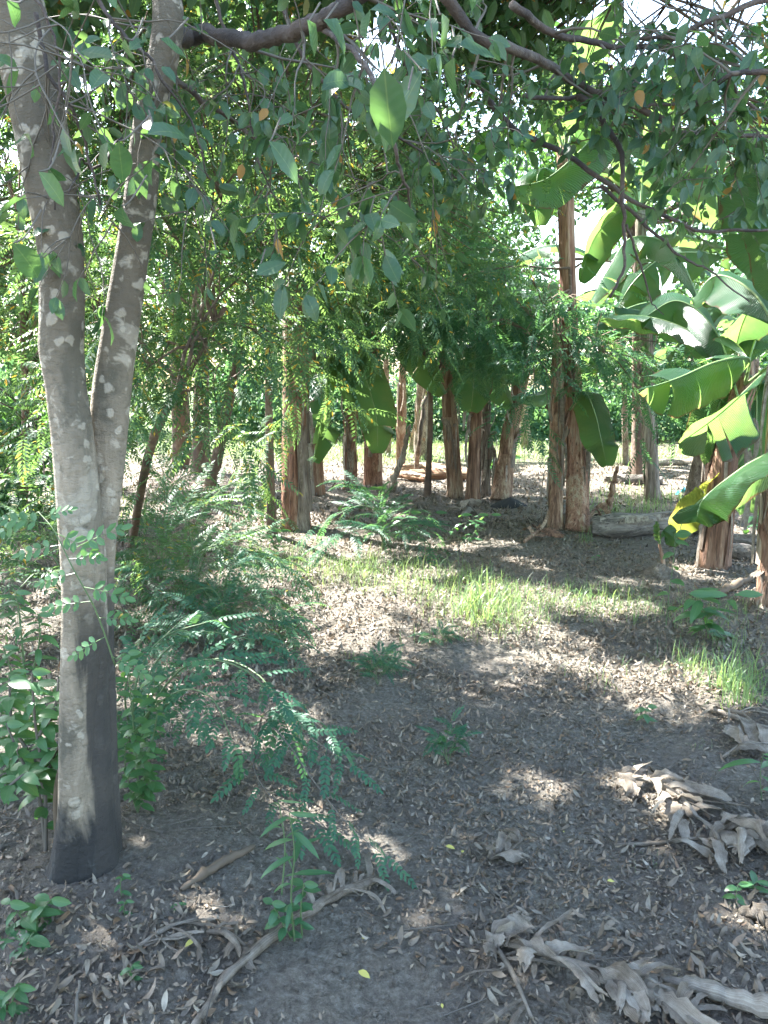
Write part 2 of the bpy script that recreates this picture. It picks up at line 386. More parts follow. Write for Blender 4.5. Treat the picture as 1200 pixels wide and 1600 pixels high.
# ------------------------------------------------------------------ light shafts (crown gaps) and sky gaps
LITP = []
def lit(px, py, r, Y=None, cap=1.):
    LITP.append((gp(px, py) if Y is None else at(px, py, Y), r*(.64 if Y is None and 880 < py < 1100 and px > 500 else 1), cap))
for a in [(455, 838, .38), (530, 855, .35), (610, 862, .4), (700, 855, .3), (430, 850, .3),
          (560, 893, .3), (640, 900, .35), (735, 915, .4), (800, 965, .35), (880, 945, .35), (975, 950, .3), (700, 905, .3), (840, 925, .25),
          (850, 1032, .16), (940, 1048, .2), (1040, 1062, .26), (1120, 1078, .2), (1000, 1050, .2), (1080, 1050, .2),
          (465, 1268, .07), (495, 1285, .08), (560, 1308, .06), (600, 1330, .05), (440, 1255, .05),
          (1020, 1235, .08), (1045, 1262, .07), (1080, 1290, .05), (860, 1235, .06), (830, 1215, .05), (1000, 1225, .05),
          (255, 1470, .04), (330, 1430, .05), (675, 1432, .03), (1185, 1445, .05), (300, 1420, .03), (215, 1310, .03),
          (20, 1150, .15), (40, 1080, .12), (20, 1000, .25), (60, 960, .2), (300, 900, .2), (380, 905, .25), (230, 960, .1), (110, 930, .3),
          (650, 745, .5), (500, 742, .6), (560, 720, .8), (400, 700, 1.6), (330, 695, 1.6), (980, 765, .5), (1040, 740, .8), (930, 745, .5), (700, 700, 1.),
          (620, 800, .3), (840, 880, .2), (790, 850, .15), (200, 800, .7), (60, 800, .6), (690, 745, .5), (760, 700, 1.5), (980, 910, .15), (850, 890, .1)]:
    lit(*a)
for a in [(1190, 900, .22, 5.8), (1190, 860, .2, 5.8), (1050, 830, .2, 6.7), (460, 600, .5, 7.), (430, 660, .5, 7.), (470, 560, .4, 7.), (400, 600, .5, 6.5), (380, 740, .4, 5.5),
          (72, 600, .09, 2.2), (76, 700, .09, 2.2), (90, 820, .06, 2.2), (152, 620, .08, 2.2), (215, 240, .08, 2.2), (80, 500, .08, 2.2), (150, 680, .06, 2.2), (60, 420, .05, 2.2), (98, 1205, .04, 2.2),
          (460, 650, .3, 8.6), (465, 790, .25, 8.6), (628, 640, .4, 13), (650, 640, .5, 15), (1130, 560, .3, 6.8), (960, 400, .7, 8), (950, 500, .5, 8.5),
          (330, 330, .6, 6), (350, 150, .4, 6), (120, 300, .35, 6), (30, 350, .3, 5), (30, 600, .35, 5), (540, 290, .3, 5.5), (950, 220, .6, 8.9), (480, 440, .4, 6), (860, 260, .5, 8), (1180, 480, .5, 6.5), (1100, 330, 1., 9.7), (1000, 420, 1., 9.5), (930, 220, .9, 10.3), (1180, 300, .7, 9.8), (1060, 500, .7, 8.), (950, 500, .4, 8.4), (900, 120, .6, 9.2), (1150, 480, .6, 9.), (790, 240, .4, 9.2), (1120, 600, .4, 6.), (1060, 610, .3, 6.), (1140, 720, .2, 4.6), (60, 520, .12, 2.2), (70, 560, .12, 2.2), (80, 760, .1, 2.2), (88, 900, .06, 2.2), (150, 640, .1, 2.2), (175, 450, .08, 2.2), (190, 380, .08, 2.2), (560, 250, .5, 9), (300, 560, .6, 10), (250, 300, .5, 9)]:
    lit(*a)
LP = np.array([p for p, r, c in LITP]); LR = np.array([r for p, r, c in LITP]); LC = np.array([c for p, r, c in LITP])
GAPS = [(592, 82, 32), (575, 60, 16), (612, 100, 12), (950, 35, 34), (915, 55, 22), (1000, 25, 36), (1080, 20, 34), (1120, 60, 18), (1060, 60, 20), (985, 65, 25), (1150, 75, 16), (940, 85, 16), (880, 40, 14),
        (925, 372, 32), (915, 410, 40), (905, 440, 22), (945, 345, 20), (492, 372, 12), (495, 395, 10), (490, 345, 10), (768, 50, 8), (640, 62, 10), (765, 185, 12), (1160, 15, 22), (1040, 435, 16),
        (96, 215, 9), (98, 232, 6), (860, 350, 12), (700, 60, 8), (600, 60, 16), (550, 175, 8), (1170, 80, 14), (1020, 110, 12), (690, 640, 14), (1130, 150, 14), (870, 120, 12), (1065, 195, 8)]
GD = nrm(np.array([ray(a, b) for a, b, c in GAPS])); GR = np.array([c/FPX for a, b, c in GAPS])
def keep(P, gaps=True, shafts=True, reach=.0):
    """False for leaves standing in a gap of the crowns"""
    ok = np.ones(len(P), bool); rj = rng.random(len(P))
    for i0 in range(0, len(P), 20000):
        Q = P[i0:i0+20000]; o = np.ones(len(Q), bool)
        if shafts:
            D = Q[:, None]-LP[None]; t = D@S; d = np.linalg.norm(D-t[..., None]*S, axis=2)
            o &= ~(((t > .25) & (d < LR[None]*1.05+reach+.01)) & (rj[i0:i0+20000, None] < LC[None])).any(1)
        if gaps:
            D = Q-C0; t = D@GD.T; d = np.sqrt(np.maximum((D**2).sum(1)[:, None]-t*t, 0))
            o &= ~((t > 1) & (d < GR[None]*t*1.05)).any(1)
        ok[i0:i0+20000] = o
    return ok

# ------------------------------------------------------------------ leaf shapes
def T_blade(n, wid, fold=.25, curl=.3, wave=0., prof=None, twist=0.):
    """leaf along +Y, length 1, n sections, width wid; V fold and downward curl"""
    V = []; Uv = []; F = []
    ts = np.linspace(0, 1, n+1)
    for i, t in enumerate(ts):
        w_ = wid/2*((math.sin(math.pi*t**.85)**.8) if prof is None else prof(t))
        y = math.sin(t*curl)/curl; z = -(1-math.cos(t*curl))/curl
        c, s_ = math.cos(twist*t), math.sin(twist*t)
        zz = w_*fold + wave*math.sin(9*t)*w_
        for u in (-1, 0, 1):
            x_ = u*w_; z_ = abs(u)*zz
            V.append((x_*c-z_*s_, y, z+x_*s_+z_*c)); Uv.append((u, t))
    for i in range(n):
        a = i*3
        if i == 0: F += [(a+1, a+4, a+3), (a+1, a+5, a+4)]
        elif i == n-1: F += [(a, a+1, a+4), (a+1, a+2, a+4)]
        else: F += [(a, a+1, a+4, a+3), (a+1, a+2, a+5, a+4)]
    return np.array(V, float), F, np.array(Uv, float)
def T_dia(wid, fold=.2):
    V = np.array([(0, 0, 0), (-wid/2, .45, fold*wid/2), (0, 1, -.06), (wid/2, .45, fold*wid/2)], float)
    return V, [(0, 3, 2, 1)], np.array([(0, 0), (-1, .5), (0, 1), (1, .5)], float)
def T_oval(wid, fold=.2):
    h = fold*wid/2
    V = np.array([(0, 0, 0), (-wid*.42, .25, h), (-wid*.45, .7, h), (0, 1, 0), (wid*.45, .7, h), (wid*.42, .25, h)], float)
    return V, [(0, 3, 2, 1), (0, 5, 4, 3)], np.array([(0, 0), (-1, .3), (-1, .7), (0, 1), (1, .7), (1, .3)], float)
def T_frond(npair, ll, lw, droop=.5, ang=65, leaf='dia', rachis=.006, seed=0, gap0=.12, term=True, taper=.35):
    """pinnate frond, length 1 along +Y, flat in XY, drooping to -Z"""
    g = np.random.default_rng(seed); A = Acc(); T = T_dia(lw/ll) if leaf == 'dia' else T_oval(lw/ll)
    P = []; D = []; Nn = []; Sc = []
    def pt(t): return np.array([0, math.sin(t*droop)/droop, -(1-math.cos(t*droop))/droop])
    for i in range(npair):
        t = gap0+(1-gap0)*(i+.5)/npair
        s_ = 1-taper*abs(2*t-1)**2
        for u in (-1, 1):
            a = R(ang*(1-.35*t)+g.uniform(-7, 7)); dz = -.18+g.uniform(-.18, .1)
            tg = np.array([0, math.cos(t*droop), -math.sin(t*droop)])
            d = nrm(u*math.sin(a)*np.array([1., 0, 0])+math.cos(a)*tg+np.array([0, 0, dz]))
            P.append(pt(t+g.uniform(-.01, .01))); D.append(d); Nn.append(nrm(np.array([g.uniform(-.2, .2), .1, 1]))); Sc.append(ll*s_*g.uniform(.85, 1.1))
    if term:
        P.append(pt(1)); D.append([0, math.cos(droop), -math.sin(droop)]); Nn.append([0, 0, 1]); Sc.append(ll*.9)
    P = np.array(P); A.inst(T, frames(np.array(D), np.array(Nn)), P, np.array(Sc))
    ts = np.linspace(0, 1, 5); c = np.array([pt(t) for t in ts]); r = rachis*(1-.7*ts)
    V = []; 
    for i in range(5): V += [c[i]+[r[i], 0, 0], c[i]+[-r[i], 0, 0], c[i]+[0, 0, -1.4*r[i]]]
    F = []
    for i in range(4):
        for a, b in ((0, 1), (1, 2), (2, 0)): F.append((i*3+a, i*3+b, i*3+3+b, i*3+3+a))
    A.add(np.array(V), F, np.zeros((15, 2)))
    # collapse to a template
    V = np.concatenate(A.v); L = np.concatenate(A.l); Tt = np.concatenate(A.t); st = np.concatenate([[0], np.cumsum(Tt)[:-1]])
    return V, [tuple(L[a:a+b]) for a, b in zip(st, Tt)], np.concatenate(A.u)
def frames(D, Nn):
    """rotation matrices with local Y = D and local Z close to Nn"""
    Y = nrm(D); X = nrm(np.cross(Y, Nn)); Z = np.cross(X, Y)
    return np.stack([X, Y, Z], axis=2)
def randdir(n): return nrm(rng.normal(size=(n, 3)))

TB = [T_blade(4, .5, .22, c, .1, twist=tw) for c, tw in ((.5, .1), (.9, -.3), (.25, .35), (1.2, .2))]
FR_mid = [T_frond(11, .17, .055, .55, 68, 'dia', .005, s) for s in range(3)]
FR_far = [T_frond(7, .22, .09, .6, 62, 'dia', .006, s) for s in range(3)]

# ------------------------------------------------------------------ ground
def grow(a, b, n, p): t = np.linspace(-1, 1, n); return (a+b)/2+(b-a)/2*np.sign(t)*np.abs(t)**p
xs = np.concatenate([np.linspace(-160, -14, 14)[:-1], np.linspace(-14, -3.2, 50)[:-1], np.linspace(-3.2, -1.7, 30)[:-1], np.linspace(-1.7, 1.7, 230)[:-1], np.linspace(1.7, 3.2, 30), np.linspace(3.2, 14, 50)[1:], np.linspace(14, 160, 14)[1:]])
ys = np.concatenate([np.linspace(-60, -1, 10)[:-1], np.linspace(-1, 1.2, 20)[:-1], np.linspace(1.2, 3.8, 170)[:-1], np.linspace(3.8, 5.5, 55)[:-1], np.linspace(5.5, 14, 110)[:-1], np.linspace(14, 36, 50)[:-1], np.linspace(36, 260, 12)])
GX, GY = np.meshgrid(xs, ys)
def vnoise(x, y, s, seed):
    g = np.random.default_rng(seed); T = g.random((256, 256)); x = x*s; y = y*s
    xi = np.floor(x).astype(int); yi = np.floor(y).astype(int); fx = x-xi; fy = y-yi; fx = fx*fx*(3-2*fx); fy = fy*fy*(3-2*fy)
    t = lambda a, b: T[a % 256, b % 256]
    return (t(xi, yi)*(1-fx)+t(xi+1, yi)*fx)*(1-fy)+(t(xi, yi+1)*(1-fx)+t(xi+1, yi+1)*fx)*fy-.5
near = np.clip(1-(np.hypot(GX, GY)-9)/8, 0, 1)
GZ = gz(GX, GY)+near*(.022*vnoise(GX, GY, 5, 1)+.014*vnoise(GX, GY, 13, 2)+.009*vnoise(GX, GY, 27, 3)+np.clip((4.2-GY)/1.5, 0, 1)*(.011*vnoise(GX, GY, 47, 4)))
ny_, nx_ = GX.shape
V = np.stack([GX.ravel(), GY.ravel(), GZ.ravel()], 1)
i, j = np.meshgrid(np.arange(ny_-1), np.arange(nx_-1), indexing='ij'); a = (i*nx_+j).ravel()
A = Acc(); A.add(V, np.stack([a, a+1, a+nx_+1, a+nx_], 1))
ground = A.build('ground', M_soil, kind='structure')

# ------------------------------------------------------------------ the forked tree by the camera
def stem_pts(rows, Y):
    P = []; r = []
    for y, x0, x1, *dy in rows:
        Yk = Y+(dy[0] if dy else 0); p = at((x0+x1)/2, y, Yk); P.append(p); r.append((x1-x0)/2*((p-C0)@FW)/FPX)
    return np.array(P), np.array(r)
L_rows = [(1420, 52, 172, .05), (1400, 40, 178, .05), (1370, 62, 168, .05), (1340, 79, 158, .04), (1270, 91, 150, .02), (1200, 92, 149), (1100, 93, 150), (1000, 96, 156), (900, 98, 161), (800, 92, 156), (700, 84, 146),
          (600, 74, 132), (545, 66, 130), (500, 67, 130), (400, 64, 128), (300, 44, 117), (200, 26, 104), (100, 2, 86), (0, -34, 62), (-120, -80, 20), (-260, -120, -35)]
R_rows = [(1400, 114, 232, .08), (1370, 126, 210, .09), (1350, 136, 190, .11), (1290, 138, 189, .1), (1200, 140, 184, .1), (1100, 138, 181, .1), (1000, 138, 177, .1), (900, 142, 178, .1), (820, 140, 183, .1), (740, 141, 191, .1), (660, 142, 198, .1),
          (600, 148, 204, .1), (500, 164, 216, .1), (400, 180, 228, .1), (300, 195, 243, .1), (200, 208, 252, .1), (100, 230, 276, .1), (20, 238, 286, .1), (-80, 232, 268, .15), (-220, 250, 280, .25)]
TREE0 = gp(120, 1380)
tree = thing('forked_tree', 'twin stemmed tree with pale mottled bark, dark at its foot, closest to the camera', 'tree', TREE0)
A = Acc()
M_rows = [(1420, 96, 196, .03), (1380, 104, 184, .04), (1300, 108, 176, .04), (1180, 108, 170, .04), (1060, 110, 168, .045), (960, 116, 168, .045), (880, 124, 166, .05), (820, 134, 162, .06), (785, 141, 156, .07)]
for rows, sd in ((L_rows, 0), (R_rows, 3), (M_rows, 5)):
    P, r = stem_pts(rows, 2.18)
    ph = [U(0, 6) for _ in range(8)]
    def wob(an, t, ph=ph, sd=sd):
        return 1+.045*np.sin(2*an+ph[0]+5*t)+.035*np.sin(3*an+ph[1]-7*t)+.02*np.sin(7*an+ph[2]+11*t)+.03*math.sin(31*t+ph[3])*np.sin(an+ph[4])+(.2*np.clip(1-t*9, 0, 1))*np.sin(5*an+ph[5])+.012*np.sin(13*an+ph[6]+17*t)
    tube(A, P, r, 36, 110, wob=wob)
trunk = A.build('trunk', M_bark, tree)
# the thin reddish stem rising behind the left of the trunk
A = Acc(); tube(A, [gp(86, 1340)+[0, .05, 0], at(92, 1240, 2.27), at(101, 1180, 2.27), at(94, 1120, 2.24)], [.022, .018, .014, .008], 8, 14)
A.build('basal_shoot', M_brstem, tree)

LEAFPOS = []   # (pos, dir, normal, length) for broad leaves
def leafy_twig(acc, p, d, L, nleaf, size, r0=.0022, curl=.35, leaves=LEAFPOS):
    q = [p]; dd = d.copy()
    for k in range(4):
        dd = nrm(dd+randdir(1)[0]*curl*.6+np.array([0, 0, -.08])); q.append(q[-1]+dd*L/4)
    q = np.array(q); tube(acc, q, np.linspace(r0, r0*.4, 5), 4, cap=False)
    for k in range(nleaf):
        t = U(.15, 1) if k < nleaf-2 else 1.; i = min(int(t*4), 3); pp = q[i]+(q[i+1]-q[i])*(t*4-i)
        ld = nrm(nrm(q[i+1]-q[i])*.5+randdir(1)[0]*.75+np.array([0, 0, -.45]))
        nn = nrm(randdir(1)[0]*.8+np.array([0, -.1, .8]))
        leaves.append((pp, ld, nn, size*U(.65, 1.2)))
WIN = [(900, 255, 120, .8), (960, 420, 120, .8), (1080, 330, 90, .55), (1120, 480, 120, .95), (820, 330, 80, .7), (560, 480, 120, .6), (700, 480, 120, .7), (300, 330, 140, .45), (480, 250, 120, .4), (1000, 560, 200, .9), (1100, 230, 90, .4)]
def clear_view(q):
    x, y, _ = proj(q)
    for a, b, c, pr in WIN:
        if ((np.hypot(x-a, y-b) < c).mean() > .4) and rng.random() < pr: return False
    return True
def branch_system(acc_l, acc_t, P, r0, r1, nsub, sublen, ntwig, nleaf, size, k=8, n=None, t0=.1, down=-.1, leaves=LEAFPOS):
    P = resample(P, n or max(10, 5*len(P))); r = np.linspace(r0, r1, len(P))
    P = P+np.cumsum(rng.normal(size=P.shape)*.004, 0)
    tube(acc_l, P, r, k, cap=True)
    for s_ in range(nsub):
        t = U(t0, 1); i = min(int(t*(len(P)-1)), len(P)-2); p = P[i]; tg = nrm(P[i+1]-P[i])
        d = nrm(tg*.5+nrm(np.cross(tg, randdir(1)[0]))*.9+np.array([0, 0, down]))
        L = sublen*U(.5, 1.2); q = [p]
        for kk in range(5):
            d = nrm(d+randdir(1)[0]*.28+np.array([0, 0, down*.6])); q.append(q[-1]+d*L/5)
        q = np.array(q)
        if not clear_view(q): continue
        tube(acc_t, q, np.linspace(min(r[i]*.6, .006), .0015, 6), 5, cap=False)
        for kk in range(ntwig):
            j = rng.integers(1, 6); dd = nrm(d*.4+randdir(1)[0]+np.array([0, 0, down]))
            leafy_twig(acc_t, q[j], dd, U(.1, .28), nleaf, size, leaves=leaves)
        leafy_twig(acc_t, q[-1], d, U(.1, .25), nleaf, size, leaves=leaves)
al, at_ = Acc(), Acc()
X = lambda *a: [at(*q) for q in a]
limb = Acc()
branch_system(limb, at_, X((248, 75, 2.28), (275, 48, 2.3), (310, 38, 2.45), (350, 28, 2.4), (420, 38, 2.3), (490, 33, 2.2), (560, 18, 2.1), (640, -20, 2.0)), .028, .018, 7, .35, 3, 5, .06, 12, 60)
limb.build('limb', M_limb, tree)
MAINS = [  # near hanging branches
 ((490, 40, 2.2), (530, 80, 2.0), (565, 130, 1.9), (590, 200, 1.85), (605, 270, 1.9), (620, 340, 2.0)),
 ((690, -10, 2.6), (735, 50, 2.7), (790, 75, 2.8), (850, 105, 3.0), (905, 150, 3.2), (960, 170, 3.3), (1010, 205, 3.4), (1040, 232, 3.4), (1100, 234, 3.5), (1230, 236, 3.6)),
 ((800, 5, 2.8), (860, 48, 3.0), (930, 68, 3.1), (1000, 80, 3.2), (1050, 95, 3.3), (1110, 125, 3.4), (1155, 165, 3.5), (1230, 210, 3.6)),
 ((905, 152, 3.2), (930, 172, 3.2), (952, 210, 3.2), (973, 245, 3.2), (975, 300, 3.2), (977, 350, 3.2), (980, 420, 3.2), (960, 465, 3.2)),
 ((977, 350, 3.2), (1000, 400, 3.25), (1010, 450, 3.3), (1030, 490, 3.3)),
 ((740, 110, 3.4), (800, 200, 3.5), (870, 240, 3.6), (935, 285, 3.6), (1000, 320, 3.6), (1080, 362, 3.6), (1150, 375, 3.6), (1230, 372, 3.6)),
 ((940, 290, 3.4), (1010, 350, 3.4), (1060, 400, 3.4), (1110, 420, 3.4), (1180, 470, 3.4)),
 ((820, 150, 3.3), (900, 156, 3.3), (1000, 172, 3.3), (1080, 172, 3.4), (1160, 170, 3.5)),
 ((1230, -20, 3.0), (1130, 20, 3.0), (1060, 55, 3.0), (1000, 60, 3.0)),
 ((1230, 110, 2.6), (1150, 110, 2.6), (1100, 150, 2.7), (1060, 190, 2.8)),
 ((60, 20, 2.0), (80, 95, 2.0), (115, 145, 2.05), (125, 210, 2.1), (140, 300, 2.1)),
 ((150, -20, 2.2), (190, 60, 2.2), (240, 120, 2.2), (300, 210, 2.25), (330, 300, 2.3)),
 ((10, -30, 1.8), (60, 40, 1.8), (70, 120, 1.8), (55, 220, 1.8), (45, 340, 1.8)),
 ((330, -20, 2.6), (350, 70, 2.6), (380, 150, 2.6), (400, 250, 2.6), (430, 330, 2.7)),
 ((430, -20, 2.8), (470, 80, 2.8), (540, 170, 2.9), (640, 240, 3.), (720, 300, 3.1)),
 ((590, -30, 3.0), (620, 60, 3.1), (650, 130, 3.2), (700, 200, 3.3), (740, 300, 3.3)),
 ((250, 90, 2.5), (300, 150, 2.6), (370, 200, 2.8), (450, 260, 3.0), (540, 330, 3.1), (600, 380, 3.2)),
 ((200, 200, 2.5), (150, 260, 2.3), (135, 250, 2.2), (110, 300, 2.1)),
]
spec = [(.008, .003, 5, .22, 3, 5, .08), (.02, .008, 13, .4, 4, 6, .066), (.014, .006, 13, .38, 4, 5, .066), (.014, .005, 7, .3, 3, 3, .07),
        (.006, .002, 5, .2, 2, 1, .07), (.014, .006, 9, .35, 3, 4, .06), (.009, .003, 8, .35, 3, 4, .06), (.010, .004, 9, .35, 4, 5, .062), (.012, .006, 12, .4, 4, 7, .075),
        (.01, .005, 9, .35, 4, 7, .075), (.006, .003, 9, .25, 4, 3, .058), (.006, .002, 10, .3, 4, 3, .06), (.004, .002, 6, .2, 3, 2, .06),
        (.006, .002, 10, .3, 3, 4, .06), (.008, .003, 10, .35, 3, 5, .06), (.008, .003, 10, .35, 4, 5, .06), (.010, .003, 11, .35, 3, 4, .06), (.005, .002, 4, .2, 2, 2, .08)]
for m, s_ in zip(MAINS, spec):
    br = Acc(); branch_system(br, at_, X(*m), s_[0], s_[1], s_[2], s_[3], s_[4], s_[5], s_[6])
    br.build('branch', M_limb, tree)
# the big near leaves hanging below the limb, each where the photo shows one
for (px, py, Y, tx, ty, L) in [(600, 105, 1.35, 610, 210, .125), (640, 140, 1.4, 575, 225, .12), (660, 110, 1.5, 625, 170, .11), (505, 30, 1.5, 545, 60, .11), (480, 30, 1.5, 495, 68, .07),
        (710, 90, 1.5, 700, 130, .09), (715, 70, 1.5, 760, 80, .1), (720, 75, 1.5, 690, 45, .08), (690, 20, 1.5, 697, 60, .08), (195, 60, 1.3, 203, 108, .08), (185, 220, 1.4, 190, 262, .08),
        (190, 322, 1.4, 192, 366, .07), (60, 268, 1.3, 95, 305, .07), (230, 210, 1.5, 285, 190, .09), (250, 60, 1.3, 290, 85, .09), (10, 0, 1.2, 40, 40, .09), (420, 220, 1.6, 470, 275, .1), (20, 380, 1.4, 55, 420, .09),
        (400, 430, 1.9, 440, 410, .09), (330, 400, 1.7, 345, 380, .07)]:
    p = at(px, py, Y); q = at(tx, ty, Y+.03); L = max(L, np.linalg.norm(q-p)*1.05)
    LEAFPOS.append((p, nrm(q-p), nrm(np.array([U(-.3, .3), -.9, .5])), L))
    tube(at_, [p+[U(-.03, .03), .12, .08], p+[0, .05, .02], p], [.002, .0018, .001], 4, 6, cap=False)
at_.build('twig', M_twig, tree, kind='stuff')
Pz = np.array([a[0] for a in LEAFPOS]); Dz = np.array([a[1] for a in LEAFPOS]); Nz = np.array([a[2] for a in LEAFPOS]); Lz = np.array([a[3] for a in LEAFPOS])
ok = keep(Pz, False, True) & (keep(Pz, True, False) | (rng.random(len(Pz)) < .35)) | (np.arange(len(Pz)) >= len(Pz)-20)
Pz, Dz, Nz, Lz = Pz[ok], Dz[ok], Nz[ok], Lz[ok]
px_, py_, dp = proj(Pz); Lz = np.where(dp < 1.2, Lz*.6, Lz)
inview = (px_ > 0) & (px_ < 1200) & (py_ > 0) & (py_ < 1600) & (dp > .5)
score = np.where(inview, Lz/dp, 0); order = np.argsort(-score); single = order[:290]; rest = order[290:]
fr = frames(Dz, Nz)
leafmesh = []
for T in TB:
    a_ = Acc(); a_.add(*T); leafmesh.append(a_.mesh('leaf', M_broad))
for i in single:
    o = link(leafmesh[i % 4], 'leaf', tree, Pz[i], fr[i]*Lz[i])
a_ = Acc()
for kx in range(4):
    ii = rest[rest % 4 == kx]; a_.inst(TB[kx], fr[ii], Pz[ii], Lz[ii])
# upper crown above the frame
def cloud(n, ell, shell=.5):
    """points in a union of ellipsoids, biased outward"""
    v = np.array([e[3]*e[4]*e[5] for e in ell]); idx = rng.choice(len(ell), n, p=v/v.sum()); e = np.array(ell)[idx]
    r = rng.random(n)**(1/3*(1-shell)+.0001); return e[:, :3]+randdir(n)*r[:, None]*e[:, 3:6]
def scatter_broad(acc, P, size, T=None, reach=.0):
    P = P[keep(P, reach=reach+size*.4)]; n = len(P)
    D = nrm(randdir(n)+np.array([0, 0, -.6])); Nn = nrm(randdir(n)*.8+np.array([0, 0, .9]))
    acc.inst(T or T_oval(.45, .3), frames(D, Nn), P, size*U(.7, 1.3, n))
def clumps(n, k, ell, rad, shell=.4):
    c = cloud(n, ell, shell); r = U(.5, 1.2, n)*rad
    return (c[:, None]+rng.normal(size=(n, k, 3))*.5*r[:, None, None]*np.array([1, 1, .7])).reshape(-1, 3)
scatter_broad(a_, clumps(600, 85, [(-1.2, 4.4, 4.6, 4.4, 2.6, 1.0), (-3.2, 3.6, 4.0, 2.0, 2., 1.4), (.6, 5., 5., 3., 2.4, 1.), (-2.2, 6.4, 5.2, 3.5, 2, 1.)], .65), .11)
a_.build('crown', M_broad, tree, kind='stuff')

# ------------------------------------------------------------------ trees with feathery or plain leaves
def leafy_tree(name, label, cat, base, top, r0, ell, nclus, kind, leafmat, flen=.32, nf=10, group=None, barkmat=M_bark2, limbs=6, twigs=True, size=.1, trunkpts=None, gapreach=0.):
    base = np.array(base, float); base[2] = gz(base[0], base[1])-.03
    t = thing(name, label, cat, base+[0, 0, .03], group)
    A = Acc(); top = np.array(top, float)
    pts = [base]+([np.array(q) for q in trunkpts] if trunkpts else [base*.5+top*.5+np.append(U(-.08, .08, 2), 0)])+[top]
    n0 = 14; P = resample(pts, n0); rr = np.linspace(r0, r0*.45, n0); rr[0] *= 1.35; rr[1] *= 1.1
    ph = U(0, 6)
    tube(A, P, rr, 14, cap=False, wob=lambda an, t_: 1+.08*np.sin(3*an+ph+4*t_)+.05*np.sin(5*an-ph+9*t_))
    A.build('trunk', barkmat, t)
    lt = cloud(limbs, ell, .0); LB = Acc(); LP_ = []
    for q in lt:
        for _ in range(12):
            if keep(P[n0//2+3]+(q-P[n0//2+3])*np.linspace(.2, 1, 9)[:, None], False, True).all(): break
            q = cloud(1, ell, .0)[0]
        else:
            if len(LP_) > 2: continue
        s_ = P[rng.integers(n0//2, n0)] if q[2] > P[n0//2][2] else P[n0//2]
        m = (s_+q)/2+np.array([0, 0, .12*np.linalg.norm(q-s_)]); pp = resample([s_, m, q], 8)+rng.normal(size=(8, 3))*.01
        tube(LB, pp, np.linspace(r0*.4, r0*.1, 8), 6, cap=False); LP_.append(pp)
    C = cloud(nclus, ell, .45); C = C[keep(C, reach=.0)]
    allp = np.concatenate(LP_)
    CR = Acc()
    if twigs:
        for c in C:
            d2 = ((allp-c)**2).sum(1); q = allp[np.argmin(d2)]
            if d2.min() < (2.5)**2 and keep(np.array([(q+c)/2, q*.75+c*.25, q*.25+c*.75]), False, True).all(): tube(LB, [q, (q+c)/2+np.array([0, 0, .06]), c], [min(.012, r0*.12), .007, .004], 3, cap=False)
    LB.build('branches', barkmat, t)
    if kind == 'broad':
        n = len(C)*nf; P_ = (C[:, None]+rng.normal(size=(len(C), nf, 3))*flen*np.array([1, 1, .7])).reshape(-1, 3)
        scatter_broad(CR, P_, size)
    else:
        FRT = FR_mid if kind == 'fine' else FR_far
        n = len(C); out_ = nrm(C-np.array(ell)[:, :3].mean(0)+randdir(n)*1.2); out_[:, 2] *= .4; td = nrm(out_+randdir(n)*.6)
        tl = flen*U(1.2, 2.4, n)
        k = np.arange(nf); tt = (k+.5)/nf
        Pp = C[:, None]+td[:, None]*(tl[:, None]*tt[None])[..., None]+np.array([0, 0, -.18])*(tl[:, None]*tt[None]**2)[..., None]
        az = (k*2.4)[None]+U(0, 6.28, n)[:, None]
        a1 = nrm(np.cross(td, np.array([0, 0, 1.])+randdir(n)*.1)); a2 = np.cross(a1, td)
        side = a1[:, None]*np.cos(az)[..., None]+a2[:, None]*np.sin(az)[..., None]*.6
        Df = nrm(td[:, None]*.7+side+rng.normal(size=side.shape)*.2+np.array([0, 0, -.15]))
        Pp = Pp.reshape(-1, 3); Df = Df.reshape(-1, 3); Nf = nrm(rng.normal(size=Df.shape)*.35+np.array([0, 0, 1.]))
        o_ = keep(Pp+Df*flen*.5, reach=gapreach+(.08 if kind == 'far' else .04)); Pp, Df, Nf = Pp[o_], Df[o_], Nf[o_]
        sz = flen*U(.7, 1.25, len(Pp)); F_ = frames(Df, Nf); idx = rng.integers(0, 3, len(Pp))
        for q in range(3): CR.inst(FRT[q], F_[idx == q], Pp[idx == q], sz[idx == q])
    if CR.n: CR.build('crown', leafmat, t, kind='stuff')
    return t
def E(px, py, Y, rx, ry, rz): return (*at(px, py, Y), rx, ry, rz)
G1 = 'feathery leaved trees under and behind the forked tree'
leafy_tree('feathery_tree', 'slender feathery tree leaning right just behind the forked trunk', 'tree', gp(205, 850), at(352, 480, 5.2), .035,
           [E(300, 420, 5.2, .9, .8, .8), E(250, 600, 5.0, .5, .6, .6), E(420, 300, 5.6, .9, .8, .7), E(300, 200, 5.6, .9, .8, .7), E(400, 80, 5.4, .8, .7, .5), E(200, 120, 5.2, .6, .6, .5)], 250, 'fine', M_pinn, .30, 11, G1,
           trunkpts=[at(235, 700, 5.), at(290, 590, 5.1)], limbs=9)
leafy_tree('feathery_tree', 'feathery tree with drooping sunlit yellow green fronds in front of the rusty banana stem', 'tree', gp(425, 835), at(420, 400, 7.2), .05,
           [E(400, 560, 7.0, .5, .5, .8), E(440, 690, 7.0, .3, .4, .45), E(500, 360, 7.2, 1.1, .9, .7), E(560, 440, 6.6, .8, .7, .4), E(360, 420, 7.3, .9, .8, .6), E(440, 500, 7., .7, .6, .5), E(620, 180, 6.6, .9, .8, .7), E(680, 340, 6.8, .8, .7, .5)], 290, 'fine', M_pinn, .32, 11, G1, limbs=9)
